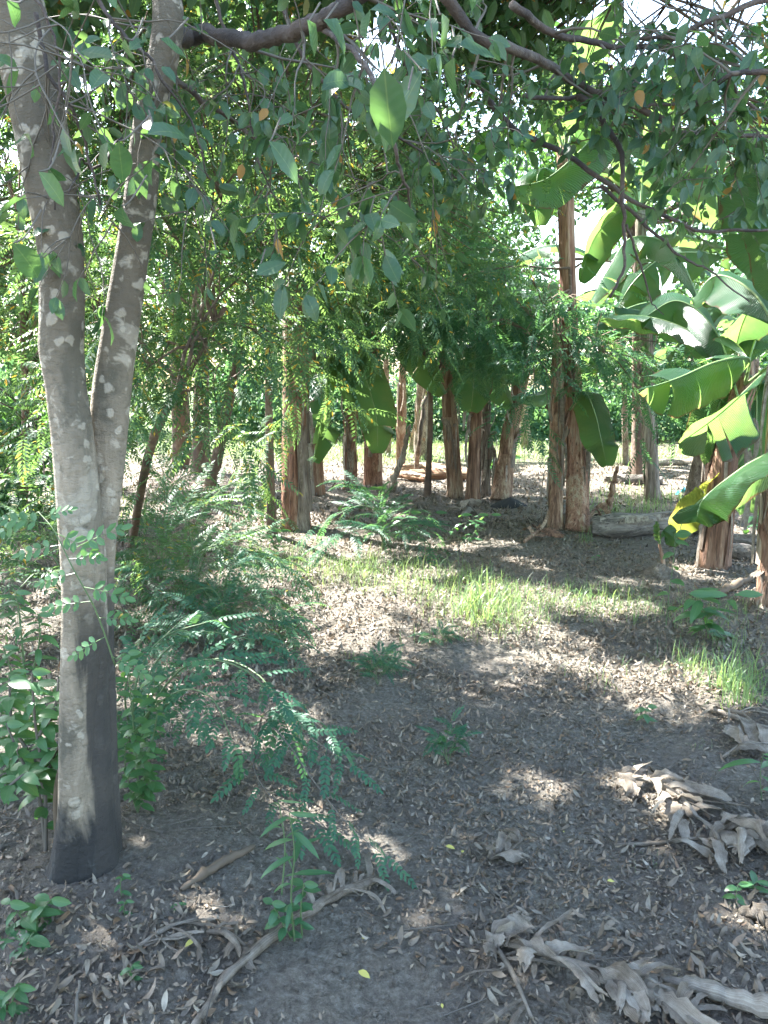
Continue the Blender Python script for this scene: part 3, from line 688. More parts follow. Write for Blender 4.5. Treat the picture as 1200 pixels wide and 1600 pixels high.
leafy_tree('feathery_tree', 'bright feathery tree behind the left edge of the forked trunk', 'tree', gp(35, 800), at(30, 350, 6.), .05,
           [E(20, 560, 6., .9, .8, .9), E(60, 330, 6., 1.0, .8, .9), E(20, 750, 5.4, .6, .6, .4), E(150, 430, 6.4, .6, .6, .8), E(150, 200, 6.5, 1., .8, .8), E(20, 120, 6., 1., .8, .8)], 230, 'fine', M_pinn, .32, 11, G1, limbs=9)
leafy_tree('feathery_tree', 'dark feathery sapling with low fronds hanging before the tallest banana stem', 'tree', gp(905, 805), at(890, 420, 8.6), .035,
           [E(960, 560, 7.6, .75, .6, .35), E(860, 520, 7.8, .55, .6, .4), E(900, 430, 8.2, .8, .7, .35), E(800, 440, 8.2, .8, .7, .5), E(700, 430, 8., .8, .7, .5), E(850, 600, 7.8, .35, .4, .2)], 150, 'fine', M_pinn_blue, .34, 11, G1, limbs=8)
leafy_tree('feathery_tree', 'dense dark feathery tree in the centre hiding the upper banana stems', 'tree', gp(668, 775), at(660, 420, 10.2), .045,
           [E(600, 430, 9.4, 1.2, .8, .75), E(760, 440, 9.2, 1.0, .8, .7), E(480, 440, 9.2, 1.0, .8, .6), E(700, 320, 9.6, 1.3, 1., .9), E(560, 300, 9.6, 1.2, 1., .8), E(820, 330, 9.4, .5, .6, .6)], 330, 'fine', M_pinn_blue, .38, 11, G1, limbs=12)
leafy_tree('feathery_tree', 'tall feathery tree whose high crown fills the top centre', 'tree', gp(330, 760), at(450, 120, 11.), .09,
           [E(450, 200, 10.5, 2., 1.5, 1.5), E(620, 260, 10.5, 1.6, 1.4, 1.3), E(560, 420, 10., 1.3, 1.2, .5), E(300, 260, 10., 1.5, 1.4, 1.4), E(700, 100, 10.5, 1.6, 1.4, 1.2), E(660, 420, 9.6, 1.0, .9, .5), E(480, 0, 11, 2.5, 1.5, 1.2)], 560, 'far', M_pinn, .42, 11, G1, limbs=12)
leafy_tree('feathery_tree', 'tall feathery tree behind the upper left stem', 'tree', gp(120, 755), at(110, 100, 11.5), .10,
           [E(80, 250, 11., 2., 1.5, 2.), E(180, 80, 11., 2., 1.5, 1.5), E(60, 480, 11, 1.8, 1.4, 1.0), E(220, 400, 11.5, 1.3, 1.2, 1.2), E(20, 60, 11., 2., 1.5, 1.4), E(230, 540, 11, .9, .9, .5)], 620, 'far', M_pinn, .42, 11, G1, limbs=12)
leafy_tree('shade_tree', 'tall shade tree rising beyond the banana plants on the right', 'tree', gp(1000, 745), at(1010, 150, 13.), .13,
           [E(1080, 330, 13., 2.6, 1.6, 1.4), E(990, 130, 13., 2.2, 1.6, 1.6), E(1180, 180, 13, 2.4, 1.6, 1.8), E(850, 130, 12.5, 1.6, 1.4, 1.6), E(1080, 20, 13, 2.5, 1.6, 1.2), E(780, 260, 12., 1.4, 1.2, 1.2)], 300, 'broad', M_crownleaf, .30, 48, limbs=12, size=.12)
leafy_tree('small_leaved_tree', 'small leaved tree reaching in from beyond the right edge, high up', 'tree', (5.6, 8.2, 0), (5.0, 7.8, 3.4), .07,
           [E(1010, 130, 6.5, 1.3, 1., .55), E(1150, 230, 6.5, 1.0, 1., .7), E(860, 60, 6.8, 1., .8, .5), E(1120, 40, 6., 1.2, .8, .6), E(760, 150, 7., .8, .8, .5), E(1180, 350, 6.3, .5, .6, .4), E(980, 20, 6.4, 1.2, .8, .4), E(640, 60, 6.4, 1., .8, .6)], 250, 'broad', M_broad, .17, 46, limbs=14, size=.07)
leafy_tree('shade_tree', 'wide crowned tree added high on the left to shade the path', 'tree', (-6.2, 9.5, 0), (-5.0, 9.2, 5.2), .17,
           [(-2.6, 8.6, 6.4, 4.6, 4.0, .8), (.8, 9.6, 6.9, 3.6, 3.6, .8), (-5.5, 7., 6., 3., 3., 1.), (-1.5, 12., 6.8, 5., 2.5, .9)], 1000, 'broad', M_crownleaf, .55, 60, limbs=26, size=.14)  # added canopy, spread and thickened to keep the sun off the ground
# two brown trunks standing together to the left
G2 = 'pair of brown trunks left of the banana stand'
leafy_tree('shade_tree', 'left of the two brown trunks standing together at the clearing edge', 'tree', gp(285, 732), at(277, 300, 14.5), .19,
           [E(230, 330, 15, 2.4, 1.8, 1.6), E(150, 150, 15, 2.6, 1.8, 1.8)], 110, 'broad', M_crownleaf, .34, 48, G2, limbs=8, size=.13, trunkpts=[at(281, 620, 14.5), at(279, 500, 14.5)])
leafy_tree('shade_tree', 'right of the two brown trunks standing together at the clearing edge', 'tree', gp(313, 737), at(322, 280, 14.), .17,
           [E(380, 300, 14.5, 2.2, 1.8, 1.8), E(420, 100, 15, 2.8, 1.8, 2.0)], 110, 'broad', M_crownleaf, .34, 48, G2, limbs=8, size=.13, trunkpts=[at(314, 620, 14.), at(318, 500, 14.)])
# far wood
G3 = 'trees of the far wood'
FARW = [(-13, 25, 5, 9, 'far bushy tree at the left edge of the clearing'), (-6.5, 28, 5, 11, 'far dense tree behind the two brown trunks'), (-1, 30, 5, 12, 'far dense tree behind the middle of the banana stand'),
        (5, 29, 4.5, 10, 'far tree behind the dark leaning banana stem'), (11, 27, 4.5, 8.5, 'far tree above the open ground on the right'), (17, 26, 5, 12, 'far dense tree at the right edge'),
        (-18, 19, 5, 12, 'large tree beyond the left edge of the grove')]
for x, y, rw, h, lab in FARW:
    leafy_tree('far_tree', lab, 'tree', (x, y, 0), (x+U(-.5, .5), y, h*.55), .22, [(x, y, h*.62, rw*.8, 2.6, h*.38), (x-rw*.5, y-1, h*.4, rw*.55, 2, h*.22), (x+rw*.5, y-1, h*.45, rw*.55, 2, h*.22), (x, y-1, 1.9, rw, 1.6, 1.3)],
               230, 'broad', M_back, .5, 45, G3, limbs=9, twigs=False, size=.24)
print('T trees', time.process_time())

# ------------------------------------------------------------------ banana plants
def banana_leaf(parent, path, W, side=None, tears=.25, fold=.35, mat=None, n=44, pet=.12, rib=.014, droop=.0, tipw=1.):
    """one blade with torn edges along a midrib path; blade is a part, midrib its sub-part"""
    P = resample(path, n); T = nrm(np.gradient(P, axis=0))
    if side is None:
        h = P[-1]-P[0]; h[2] = 0
        side = np.cross(nrm(h), [0, 0, 1.])
    side = np.asarray(side, float)
    Sd = nrm(side-T*(T@side)[:, None]); Nn = np.cross(Sd, T)
    Nn = np.where((Nn[:, 2:3] < 0) & (abs(Nn[:, 2:3].mean()) > .2) & (Nn[:, 2].mean() < 0), -Nn, Nn)
    ts = np.linspace(0, 1, n); u = np.clip((ts-pet)/(1-pet), 0, 1)
    prof = np.where(u > 0, (np.clip(u*5, 0, 1)**.6)*np.clip((1-u)/.28, 0, 1)**.52, 0)*tipw
    A = Acc(); i0 = int(pet*n)
    Ln = np.linalg.norm(np.diff(P, axis=0), axis=1).sum()
    for sg in (-1, 1):
        i = i0; fa0 = fold+U(-.12, .12)
        while i < n-1:
            run = 3+int(rng.exponential(6/max(tears, .02)*.5)); j = min(i+run, n-1)
            fa = fa0+U(-.28, .38)*(1 if tears > .3 else .25); crv = U(.1, .45)
            V = []; Uv = []; m = j-i+1; gapw = .0 if (i == i0 and j == n-1) else .28
            for a in range(m):
                q = i+a; e = (a/(m-1)-.5)*2
                for b in range(5):
                    s_ = b/4; wv = prof[q]*W/2*s_
                    ang = fa+crv*s_
                    sh = -e*gapw*s_**1.5*Ln/n*.8+.10*W*s_*s_
                    V.append(P[q]+sg*Sd[q]*wv*math.cos(ang)-Nn[q]*wv*math.sin(ang)+T[q]*sh*(1 if prof[q] > 0 else 0)+Nn[q]*.012*math.sin(q*.8+sg+fa*9)*s_)
                    Uv.append((sg*s_, ts[q]*Ln))
            F = [(a*5+b, a*5+b+1, a*5+b+6, a*5+b+5) for a in range(m-1) for b in range(4)]
            A.add(np.array(V), F, np.array(Uv)); i = j
    lf = A.build('leaf', mat or M_banana, parent)
    B = Acc(); tube(B, P[:n-2]-Nn[:n-2]*.004, np.linspace(rib, rib*.25, n-2), 6, cap=True); B.build('midrib', M_rib, lf)
    return lf
def auto_path(p, az, L, e0, e1, n=7):
    d = np.array([math.cos(az), math.sin(az), 0]); q = [np.array(p, float)]
    for k in range(n):
        e = e0+(e1-e0)*(k/(n-1))**1.2; q.append(q[-1]+(d*math.cos(e)+np.array([0, 0, math.sin(e)]))*L/n)
    return q
def banana(base, top, w, label, mat=M_sheath, leaves=5, hang=2, custom=(), L=(1.5, 2.2), W=.42, flaps=7, group='banana plants of the grove', name='banana_plant', cat='banana plant', mid=None, ragged=1., az0=None):
    base = np.array(base, float); base[2] = gz(base[0], base[1])-.02; top = np.array(top, float)
    t = thing(name, label, cat, base+[0, 0, .02], group)
    H = np.linalg.norm(top-base); r = w/2*.86
    pts = [base]+([np.array(m) for m in mid] if mid else [])+[top]
    n = 26; P = resample(pts, n); tt = np.linspace(0, 1, n)
    rr = r*(1.0-.32*tt)*(1+.14*np.exp(-tt*H/.12)); ph = U(0, 6, 6)
    def wob(an, q): return 1+.06*np.sin(5*an+ph[0]+3*q)+.05*np.sin(9*an+ph[1]-5*q)+.035*np.sin(14*an+ph[2]+9*q)+.05*np.sin(2*an+ph[3]+7*q)
    A = Acc(); tube(A, P, rr, 30, cap=True, wob=wob); A.build('stem', mat, t)
    def ax(q): 
        x = q*(n-1); i = min(int(x), n-2); return P[i]+(P[i+1]-P[i])*(x-i), rr[i]+(rr[i+1]-rr[i])*(x-i)
    for k in range(flaps):                      # ragged dry leaf sheaths, proud of the stem
        A = Acc(); a0 = U(0, 6.28); wd = U(.45, 1.2); q0 = max(0, U(-.1, .6)); q1 = min(.97, q0+U(.2, .45)); loose = U(.0, 1.1)**1.6*ragged
        mm = 11; nb = 6; V = []; Uv = []
        jag = rng.uniform(0, .10, nb+1)
        for a in range(mm):
            s_ = a/(mm-1)
            for b in range(nb+1):
                qq = q0+(q1-q0)*(s_*(1-jag[b])); c, rad = ax(qq)
                an = a0+(b/nb-.5)*wd*(1-.35*s_)+.1*math.sin(s_*4+ph[4])
                off = rad*1.05+.006+.004*math.sin(an*20+s_*6)+loose*.16*max(0, s_-.55)**1.3+U(0, .003)
                V.append(c+np.array([math.cos(an)*off, math.sin(an)*off, -loose*.35*max(0, s_-.7)])); Uv.append((b/nb, s_))
        F = [(a*(nb+1)+b, a*(nb+1)+b+1, (a+1)*(nb+1)+b+1, (a+1)*(nb+1)+b) for a in range(mm-1) for b in range(nb)]
        A.add(np.array(V), F, np.array(Uv)); A.build('dry_sheath', [M_sheath, M_sheath_rust, M_sheath_grey, mat][rng.integers(0, 4)], t)
    for k in range(hang*2+1):                       # dead strips hanging from the stem
        q = U(.25, .9); c, rad = ax(q); an = U(3.4, 6.0); d = np.array([math.cos(an), math.sin(an), 0]); L_ = U(.25, .7)
        A = Acc(); ribbon(A, [c+d*rad, c+d*(rad+.06)+[0, 0, .03], c+d*(rad+.09)+[0, 0, -L_*.5], c+d*(rad+.05)+[U(-.05, .05), 0, -L_]], U(.03, .07), U(-1, 1), .5); A.build('hanging_strip', M_drystrip, t)
    az = az0 if az0 is not None else U(0, 6.28)
    for k in range(leaves):
        L_ = U(*L); best = None
        for q in range(5):
            pth = auto_path(P[-1]-[0, 0, .05], az+k*2.4+U(-.5, .5), L_, R(U(35, 78)), R(U(-75, -5)))
            bad = (~keep(np.array(pth), True, True, .15)).sum()
            if best is None or bad < best[0]: best = (bad, pth)
        banana_leaf(t, best[1], W*U(.8, 1.15), tears=U(.2, 1.3), fold=U(.1, .5))
    for c in custom:
        banana_leaf(t, c[0], c[1], **(c[2] if len(c) > 2 else {}))
    return t
def ribbon(acc, pts, wd, twist=0., curl=0., n=12, nb=4, side=None, rag=0.):
    P = resample(pts, n); T = nrm(np.gradient(P, axis=0)); side = np.array([U(-1, 1), U(-1, 1), .3]) if side is None else np.asarray(side, float)
    V = []; Uv = []; rg = rng.normal(size=n)*rag*.3; end = rng.random(nb+1)*rag
    for i in range(n):
        s_ = nrm(side-T[i]*(T[i]@side)); nn = np.cross(s_, T[i]); a = twist*i/(n-1)
        s2 = s_*math.cos(a)+nn*math.sin(a); n2 = np.cross(s2, T[i])
        w_ = wd*(.2+.8*math.sin(math.pi*min(1, .08+i/(n-1)*.87))**.6)*(1+rg[i])
        for b in range(nb+1):
            x = (b/nb-.5); ca = x*curl*3 if abs(curl) > .05 else x*.15
            rad = w_/(abs(curl)*3+1e-3) if abs(curl) > .05 else w_/.15
            V.append(P[i]+s2*math.sin(ca)*rad*(1 if curl >= 0 else -1)+n2*(1-math.cos(ca))*rad-T[i]*end[b]*wd*(i > n-3)); Uv.append((x, i/(n-1)))
    F = [(a*(nb+1)+b, a*(nb+1)+b+1, (a+1)*(nb+1)+b+1, (a+1)*(nb+1)+b) for a in range(n-1) for b in range(nb)]
    acc.add(np.array(V), F, np.array(Uv))

def XS(*a): return [at(*q) for q in a]
SX = (1, 0, .0)
banana(gp(463, 824), at(462, 380, 8.7), .36, 'rust brown banana stem with its foot in a bright patch of sun', M_sheath_rust, 5, 2, flaps=10, L=(1.3, 1.9))
banana(gp(497, 772), at(479, 420, 10.9), .2, 'slim brown banana stem just behind the rusty one', M_sheath, 4, 1)
banana(gp(547, 764), at(552, 545, 11.3), .22, 'short banana stem left of the long hanging leaf', M_sheath_rust, 3, 1,
       custom=[(XS((548, 560, 11.2), (520, 555, 10.8), (510, 600, 10.4), (502, 660, 10.3), (490, 722, 10.3)), .62, dict(side=(1, .5, 0), tears=.9, fold=.55)),
               (XS((550, 555, 11.2), (525, 540, 11), (495, 560, 10.8), (480, 610, 10.7)), .5, dict(side=(.4, 1, 0), tears=.7))])
banana(gp(583, 758), at(584, 520, 11.6), .32, 'banana stem half hidden by a long hanging green leaf', M_sheath_rust, 4, 1, flaps=9,
       custom=[(XS((586, 560, 11.5), (560, 545, 11.0), (572, 590, 10.6), (588, 650, 10.5), (590, 708, 10.5)), .58, dict(side=SX, tears=.1, fold=.12)),
               (XS((586, 560, 11.5), (555, 520, 11.0), (545, 560, 10.7), (552, 640, 10.6)), .5, dict(side=SX, tears=.3, fold=.3))])
banana(gp(626, 738), at(630, 540, 13.2), .19, 'slender pale orange banana stem behind the pile of fallen stems', M_sheath, 4, 1)
banana(gp(606, 712), at(603, 560, 15.8), .18, 'thin dark banana stem far behind the hanging leaf', M_sheath_grey, 4, 0)
banana(gp(658, 716), at(662, 540, 15.2), .34, 'grey banana stem far back in the sunny gap', M_sheath_grey, 5, 1)
banana(gp(643, 706), at(668, 585, 16.5), .2, 'pale sunlit banana stem leaning right in the far gap', M_sheath_grey, 4, 1)
banana(gp(712, 776), at(694, 500, 11.2), .27, 'dark upright banana stem with a leaf arching down on its left', M_sheath, 4, 1, flaps=8,
       custom=[(XS((695, 520, 11.), (660, 520, 10.8), (640, 535, 10.6), (665, 570, 10.4), (694, 616, 10.3)), .5, dict(side=(.6, .3, .5), tears=.15, fold=.25))])
banana(gp(738, 783), at(750, 470, 10.9), .23, 'banana stem under a broad hanging leaf with ragged dry sheaths', M_sheath, 4, 3, flaps=9,
       custom=[(XS((752, 545, 10.8), (745, 535, 10.5), (742, 565, 10.2), (740, 600, 10.1), (736, 643, 10.1)), .6, dict(side=SX, tears=.08, fold=.15)),
               (XS((752, 500, 10.8), (790, 510, 10.6), (812, 550, 10.5), (800, 600, 10.4)), .5, dict(side=(.8, .6, 0), tears=.3))])
banana(gp(757, 775), at(762, 600, 11.4), .17, 'dried out banana stem with straw coloured shreds', M_sheath_grey, 0, 5, flaps=8, ragged=1.6)
banana(gp(782, 780), at(830, 520, 11.0), .30, 'banana stem leaning to the right beside the dark heap', M_sheath, 4, 2, mid=[at(797, 680, 11.1)],
       custom=[(XS((822, 560, 11), (795, 545, 10.7), (783, 590, 10.5), (800, 635, 10.4)), .5, dict(side=(1, .2, 0), tears=.3, fold=.3)),
               (XS((822, 570, 11), (850, 590, 10.6), (850, 615, 10.4), (800, 620, 10.2)), .3, dict(side=(0, .6, .8), tears=.1))])
banana(gp(868, 826), at(872, 500, 8.9), .2, 'darker of the paired banana stems in front of the fallen trunk', M_sheath, 0, 4, flaps=9, ragged=1.5)
banana(gp(903, 830), at(882, 230, 8.9), .27, 'tall reddish banana stem, the highest of the grove', M_sheath_rust, 3, 3, flaps=14, mid=[at(900, 700, 8.9), at(888, 480, 8.9)], L=(1.8, 2.4), W=.5,
       custom=[(XS((884, 250, 8.9), (870, 210, 8.6), (930, 205, 8.2), (860, 275, 7.9), (800, 292, 7.8)), .6, dict(side=(.1, .8, .6), tears=.1)),
               (XS((884, 290, 8.9), (850, 262, 8.6), (838, 290, 8.5), (842, 352, 8.5)), .5, dict(side=SX, tears=.1, fold=.2)),
               (XS((884, 240, 8.9), (800, 200, 9.2), (740, 215, 9.4), (700, 270, 9.4)), .62, dict(side=(.2, .6, .9), tears=.4)),
               (XS((890, 640, 8.7), (912, 612, 8.5), (928, 640, 8.4), (938, 680, 8.3), (948, 728, 8.3)), .42, dict(side=SX, tears=.08, fold=.15)),
               (XS((884, 240, 8.9), (905, 180, 9.0), (960, 185, 9.), (1010, 215, 8.9), (1040, 260, 8.8)), .62, dict(side=(.2, .7, .7), tears=.1)),
               (XS((884, 240, 8.9), (885, 160, 9.), (905, 90, 9.1), (940, 40, 9.2)), .7, dict(side=(1, .3, 0), tears=.1))])
banana(gp(1076, 806), at(1128, 560, 8.4), .24, 'banana stem leaning right behind the fallen trunk', M_sheath_grey, 4, 2, flaps=8, L=(1.4, 2.0),
       custom=[(XS((1128, 570, 8.4), (1080, 480, 8.6), (1000, 475, 8.6), (925, 515, 8.5)), .55, dict(side=(.1, .7, .7), tears=.6)),
               (XS((1128, 570, 8.4), (1060, 400, 9.), (990, 370, 9.2), (950, 420, 9.2), (920, 475, 9.1)), .6, dict(side=(.3, .8, .5), tears=.6)),
               (XS((1128, 570, 8.4), (1100, 500, 8.0), (1040, 490, 7.8), (960, 480, 7.6)), .4, dict(side=(0, .8, .5), tears=.1))])
banana(gp(1115, 884), at(1165, 590, 6.7), .30, 'stout banana plant with broad drooping leaves by the small sucker', M_sheath, 2, 3, flaps=9, mid=[at(1130, 740, 6.7)], L=(1.2, 1.6),
       custom=[(XS((1165, 600, 6.6), (1210, 565, 6.2), (1175, 600, 5.9), (1120, 650, 5.8), (1062, 692, 5.8)), .72, dict(side=(.3, -.5, .85), tears=.45, fold=.25)),
               (XS((1165, 600, 6.6), (1170, 560, 6.3), (1120, 565, 6.2), (1060, 590, 6.1), (1012, 606, 6.0)), .62, dict(side=(.1, .7, .7), tears=.8, fold=.5)),
               (XS((1165, 600, 6.7), (1150, 590, 7.), (1120, 640, 7.1), (1110, 720, 7.1)), .75, dict(side=(1, .2, 0), tears=.15, fold=.05)),
               (XS((1165, 600, 6.7), (1180, 600, 7.), (1180, 700, 7.1), (1170, 800, 7.1)), .7, dict(side=(1, .2, 0), tears=.1, fold=.1)),
               (XS((1170, 700, 6.6), (1130, 750, 6.7), (1075, 800, 6.7), (1058, 840, 6.7)), .3, dict(side=(1, .1, .2), tears=.2, fold=.1, mat=M_banana_y)),
               (XS((1160, 640, 6.6), (1120, 520, 6.8), (1060, 470, 7.), (1000, 500, 7.)), .5, dict(side=(.1, .6, .7), tears=.1))])
banana(gp(1204, 944), at(1225, 520, 5.6), .24, 'sunlit shaggy banana stem cut by the right edge', M_sheath, 2, 3, flaps=9, ragged=1.6, az0=1.2, L=(1.3, 1.7),
       custom=[(XS((1225, 560, 5.5), (1260, 600, 5.0), (1220, 690, 4.7), (1160, 730, 4.6), (1100, 778, 4.5), (1088, 815, 4.5)), .5, dict(side=(.5, -.4, .75), tears=.05, fold=.35)),
               (XS((1225, 540, 5.5), (1200, 380, 5.7), (1190, 330, 5.8), (1175, 240, 6.)), .55, dict(side=(1, .4, 0), tears=.2)),
               (XS((1225, 540, 5.6), (1180, 460, 6.), (1120, 430, 6.3), (1080, 470, 6.4)), .5, dict(side=(.2, .7, .7), tears=.2))])
banana(gp(1172, 794), at(1162, 400, 10.), .26, 'tall banana plant behind the upper right branches with long arching leaves', M_sheath_grey, 3, 1, flaps=5, L=(1.8, 2.4), W=.6,
       custom=[(XS((1162, 410, 10), (1175, 330, 10), (1188, 250, 10), (1215, 170, 10)), .75, dict(side=(1, .3, 0), tears=.1, fold=.2)),
               (XS((1162, 410, 10), (1130, 320, 9.8), (1080, 270, 9.6), (1000, 260, 9.5)), .7, dict(side=(.1, .6, .8), tears=.1)),
               (XS((1162, 410, 10), (1100, 395, 9.8), (1040, 400, 9.6), (990, 440, 9.5), (960, 490, 9.5)), .7, dict(side=(.2, .6, .8), tears=.6)),
               (XS((1162, 410, 10), (1140, 440, 9.6), (1090, 500, 9.3), (1040, 560, 9.2)), .6, dict(side=(.6, .6, .4), tears=.6)),
               (XS((1162, 410, 10), (1200, 330, 9.8), (1215, 400, 9.5), (1195, 500, 9.4)), .6, dict(side=(1, .3, 0), tears=.2))])
banana(gp(1020, 782), at(1000, 330, 10.8), .24, 'tall banana plant right of the highest reddish stem, crown against the sky', M_sheath_grey, 3, 1, flaps=5, L=(1.8, 2.4), W=.6,
       custom=[(XS((1000, 330, 10.8), (985, 250, 10.6), (940, 190, 10.4), (870, 200, 10.2)), .75, dict(side=(.1, .6, .8), tears=.08)),
               (XS((1000, 330, 10.8), (1010, 230, 10.8), (1040, 150, 10.8), (1090, 110, 10.8)), .7, dict(side=(.8, .5, -.3), tears=.1)),
               (XS((1000, 330, 10.8), (970, 330, 10.5), (930, 370, 10.3), (905, 440, 10.2)), .55, dict(side=(.8, .5, .3), tears=.1))])
for (bx, by, tx, ty, Y, wd, lab) in [(978, 726, 975, 590, 14.6, .15, 'thin far banana stem left of the small far group'), (992, 724, 1000, 600, 14.8, .22, 'thicker far banana stem in the middle of the small far group'),
                                     (1008, 722, 1030, 600, 15., .17, 'far banana stem leaning right in the small far group'), (340, 660, 345, 590, 26., .4, 'small far banana plant in the sunny clearing'),
                                     (372, 662, 378, 600, 26., .35, 'second small banana plant in the sunny clearing, right of the first'),
                                     (822, 700, 815, 590, 17., .3, 'far banana plant between the leaning stem and the tall red one'),
                                     (1165, 730, 1180, 560, 14., .25, 'banana plant in the far right corner behind the broad leaves')]:
    banana(gp(bx, by), at(tx, ty, Y), wd, lab, M_sheath_grey, 6, 0, flaps=3, L=(1.3, 2.2), W=.5, ragged=.5)
# sucker
b = gp(1033, 900)
t = thing('banana_sucker', 'small banana sucker with one round leaf growing from a soil mound', 'banana sucker', b)
A = Acc(); tube(A, [b, b+[.01, 0, .12], at(1030, 850, b[1])], [.03, .018, .012], 8, 10); A.build('stem', M_sheath, t)
A = Acc(); n = 16
for i in range(9):
    a = i*.7; 
tube(A, [b+[0, 0, -.03], b+[.0, 0, .03], b+[.0, 0, .08], b+[.01, 0, .11]], [.17, .13, .07, .02], 16, 10, wob=lambda an, q: 1+.15*np.sin(4*an+q*9)+.1*np.sin(9*an+q*20)); A.build('root_mound', M_soil, t)
banana_leaf(t, XS((1030, 852, b[1]), (1035, 830, b[1]-.05), (1048, 836, b[1]-.1), (1060, 852, b[1]-.1)), .17, side=(.3, .2, .9), tears=.02, rib=.005)
banana_leaf(t, XS((1030, 852, b[1]), (1028, 835, b[1]), (1027, 815, b[1])), .07, side=SX, tears=.02, rib=.004)
print('T bananas', time.process_time())

# ------------------------------------------------------------------ logs, stumps, heaps
def log(name, label, cat, pts, r, mat, flaps=5, group=None, wobs=1.):
    P = [np.array(p) for p in pts]; base = P[0].copy()
    t = thing(name, label, cat, base, group); ph = U(0, 6, 4); A = Acc()
    tube(A, P, r, 22, 26, wob=lambda an, q: 1+wobs*(.07*np.sin(3*an+ph[0]+4*q)+.05*np.sin(7*an+ph[1]+8*q)+.04*np.sin(12*an+ph[2])+.05*math.sin(15*q+ph[3])))
    A.build('stem', mat, t)
    for k in range(flaps):
        i = rng.integers(0, len(P)-1); c = P[i]+(P[i+1]-P[i])*U(0, .7); d = nrm(P[i+1]-P[i]); up = np.array([U(-.4, .4), -U(.2, 1), U(.3, 1)]); up = nrm(up-d*(up@d)); rr = np.mean(r)*1.03
        A = Acc(); L_ = U(.15, .5)
        ribbon(A, [c+up*rr, c+up*(rr+.01)+d*L_*.5, c+up*(rr+U(.0, .06))+d*L_], U(.04, .12), U(-.5, .5), .3, side=np.cross(up, d)); A.build('loose_sheath', [M_drystrip, mat, M_sheath_grey][rng.integers(0, 3)], t)
    return t
def G(px, py, dz=0.): p = gp(px, py); p[2] += dz; return p
log('fallen_banana_stem', 'thick fallen banana trunk lying across behind the small sucker', 'fallen stem', [G(925, 836, .10), G(960, 838, .11), G(1010, 836, .11), G(1060, 834, .12), G(1100, 835, .10)], [.10, .13, .12, .12, .11], M_log, 9)
log('fallen_banana_stem', 'fallen grey banana stem at the right behind the stout plant', 'fallen stem', [G(1120, 868, .06), G(1160, 874, .07), G(1215, 880, .06)], [.07, .08, .08], M_log, 4)
log('fallen_banana_stem', 'second fallen stem running off right above the first', 'fallen stem', [G(1130, 850, .05), G(1170, 853, .06), G(1215, 858, .05)], [.06, .06, .06], M_log, 3)
log('fallen_banana_stem', 'pale fallen stem on open ground beyond the leaning stump', 'fallen stem', [G(945, 753, .06), G(990, 757, .07), G(1035, 757, .06)], [.06, .09, .07], M_log, 4)
log('fallen_banana_stem', 'far flat fallen stem at the edge of the right clearing', 'fallen stem', [G(1010, 728, .05), G(1040, 727, .05), G(1075, 727, .05)], [.07, .07, .06], M_log, 2)
for k, (a, b_, r_, lab) in enumerate([((618, 742), (695, 742), .10, 'top stem of the rusty pile behind the dark upright plant'), ((640, 750), (745, 752), .11, 'front stem of the rusty pile behind the dark upright plant'), ((655, 735), (735, 746), .09, 'rear stem of the rusty pile behind the dark upright plant'), ((615, 748), (668, 756), .07, 'short stem at the left end of the rusty pile')]):
    log('cut_banana_stem', lab, 'cut stem', [G(*a, .08), (G(*a, .1)+G(*b_, .09))/2, G(*b_, .07)], [r_*.8, r_, r_*.8], M_log2, 3, 'pile of cut banana stems')
def stick(label, pts, r, mat, name='stick', cat='stick', k=7, group=None, n=18):
    A = Acc(); P = resample(pts, n); P = P+rng.normal(size=P.shape)*r[0]*.25
    rr = np.interp(np.linspace(0, 1, n), np.linspace(0, 1, len(r)), r)*(1+.12*rng.normal(size=n))
    tube(A, P, rr, k, wob=lambda an, q: 1+.12*np.sin(3*an+q*10)); o = A.build(name, mat, None, loc=P[0]); return tag(o, label, cat, group)
stick('dry upright stump of a young stem between the tall red stem and the open ground', [gp(950, 800), at(957, 765, gp(950, 800)[1]), at(966, 728, gp(950, 800)[1])], [.05, .035, .02], M_sheath, 'dead_stump', 'stump')
stick('thin dead stalk leaning right beside the half hidden banana stem', [gp(611, 768), at(622, 730, 11.2), at(634, 695, 11.2), at(640, 665, 11.2)], [.06, .05, .035, .02], M_sheath_grey, 'dead_stump', 'stump')
stick('thin pale stalk leaning right in the sunny gap between stems', [gp(650, 742), at(655, 690, 12.6), at(662, 640, 12.6), at(672, 600, 12.8)], [.05, .04, .035, .02], M_sheath_grey, 'dead_stalk', 'stalk')
stick('dark branch lying half buried to the right of the forked trunk', [G(285, 1392, .008), G(320, 1370, .014), G(355, 1350, .016), G(398, 1328, .014)], [.008, .014, .015, .007], M_brstem)
stick('long dry stalk running from the bottom edge up under the narrow leaved weed', [G(300, 1615, .01), G(360, 1530, .018), G(440, 1465, .022), G(520, 1415, .028), G(598, 1383, .035)], [.011, .012, .013, .014, .012], M_drystrip, 'dead_leaf_stalk', 'dead stalk')
stick('grey broken stick on the ground at the right near the tall weed', [G(1120, 935, .02), G(1155, 920, .05), G(1190, 905, .08)], [.03, .03, .02], M_brstem)
stick('long pale stick at the right edge below the grass tuft', [G(1088, 1103, .02), G(1130, 1120, .02), G(1215, 1150, .02)], [.008, .012, .014], M_drystrip)
stick('thick pale stem end cut by the right edge low down', [G(1165, 1432, .02), G(1190, 1443, .03), G(1225, 1462, .03)], [.02, .025, .025], M_drystrip)
stick('thin straight twig lying in the middle of the path', [G(498, 1080, .01), G(520, 1092, .01), G(550, 1100, .012)], [.004, .005, .003], M_twig)
stick('pale split stem lying flat in the bottom right corner', [G(1035, 1540, .02), G(1100, 1560, .03), G(1220, 1600, .03)], [.010, .022, .028], M_drystrip)
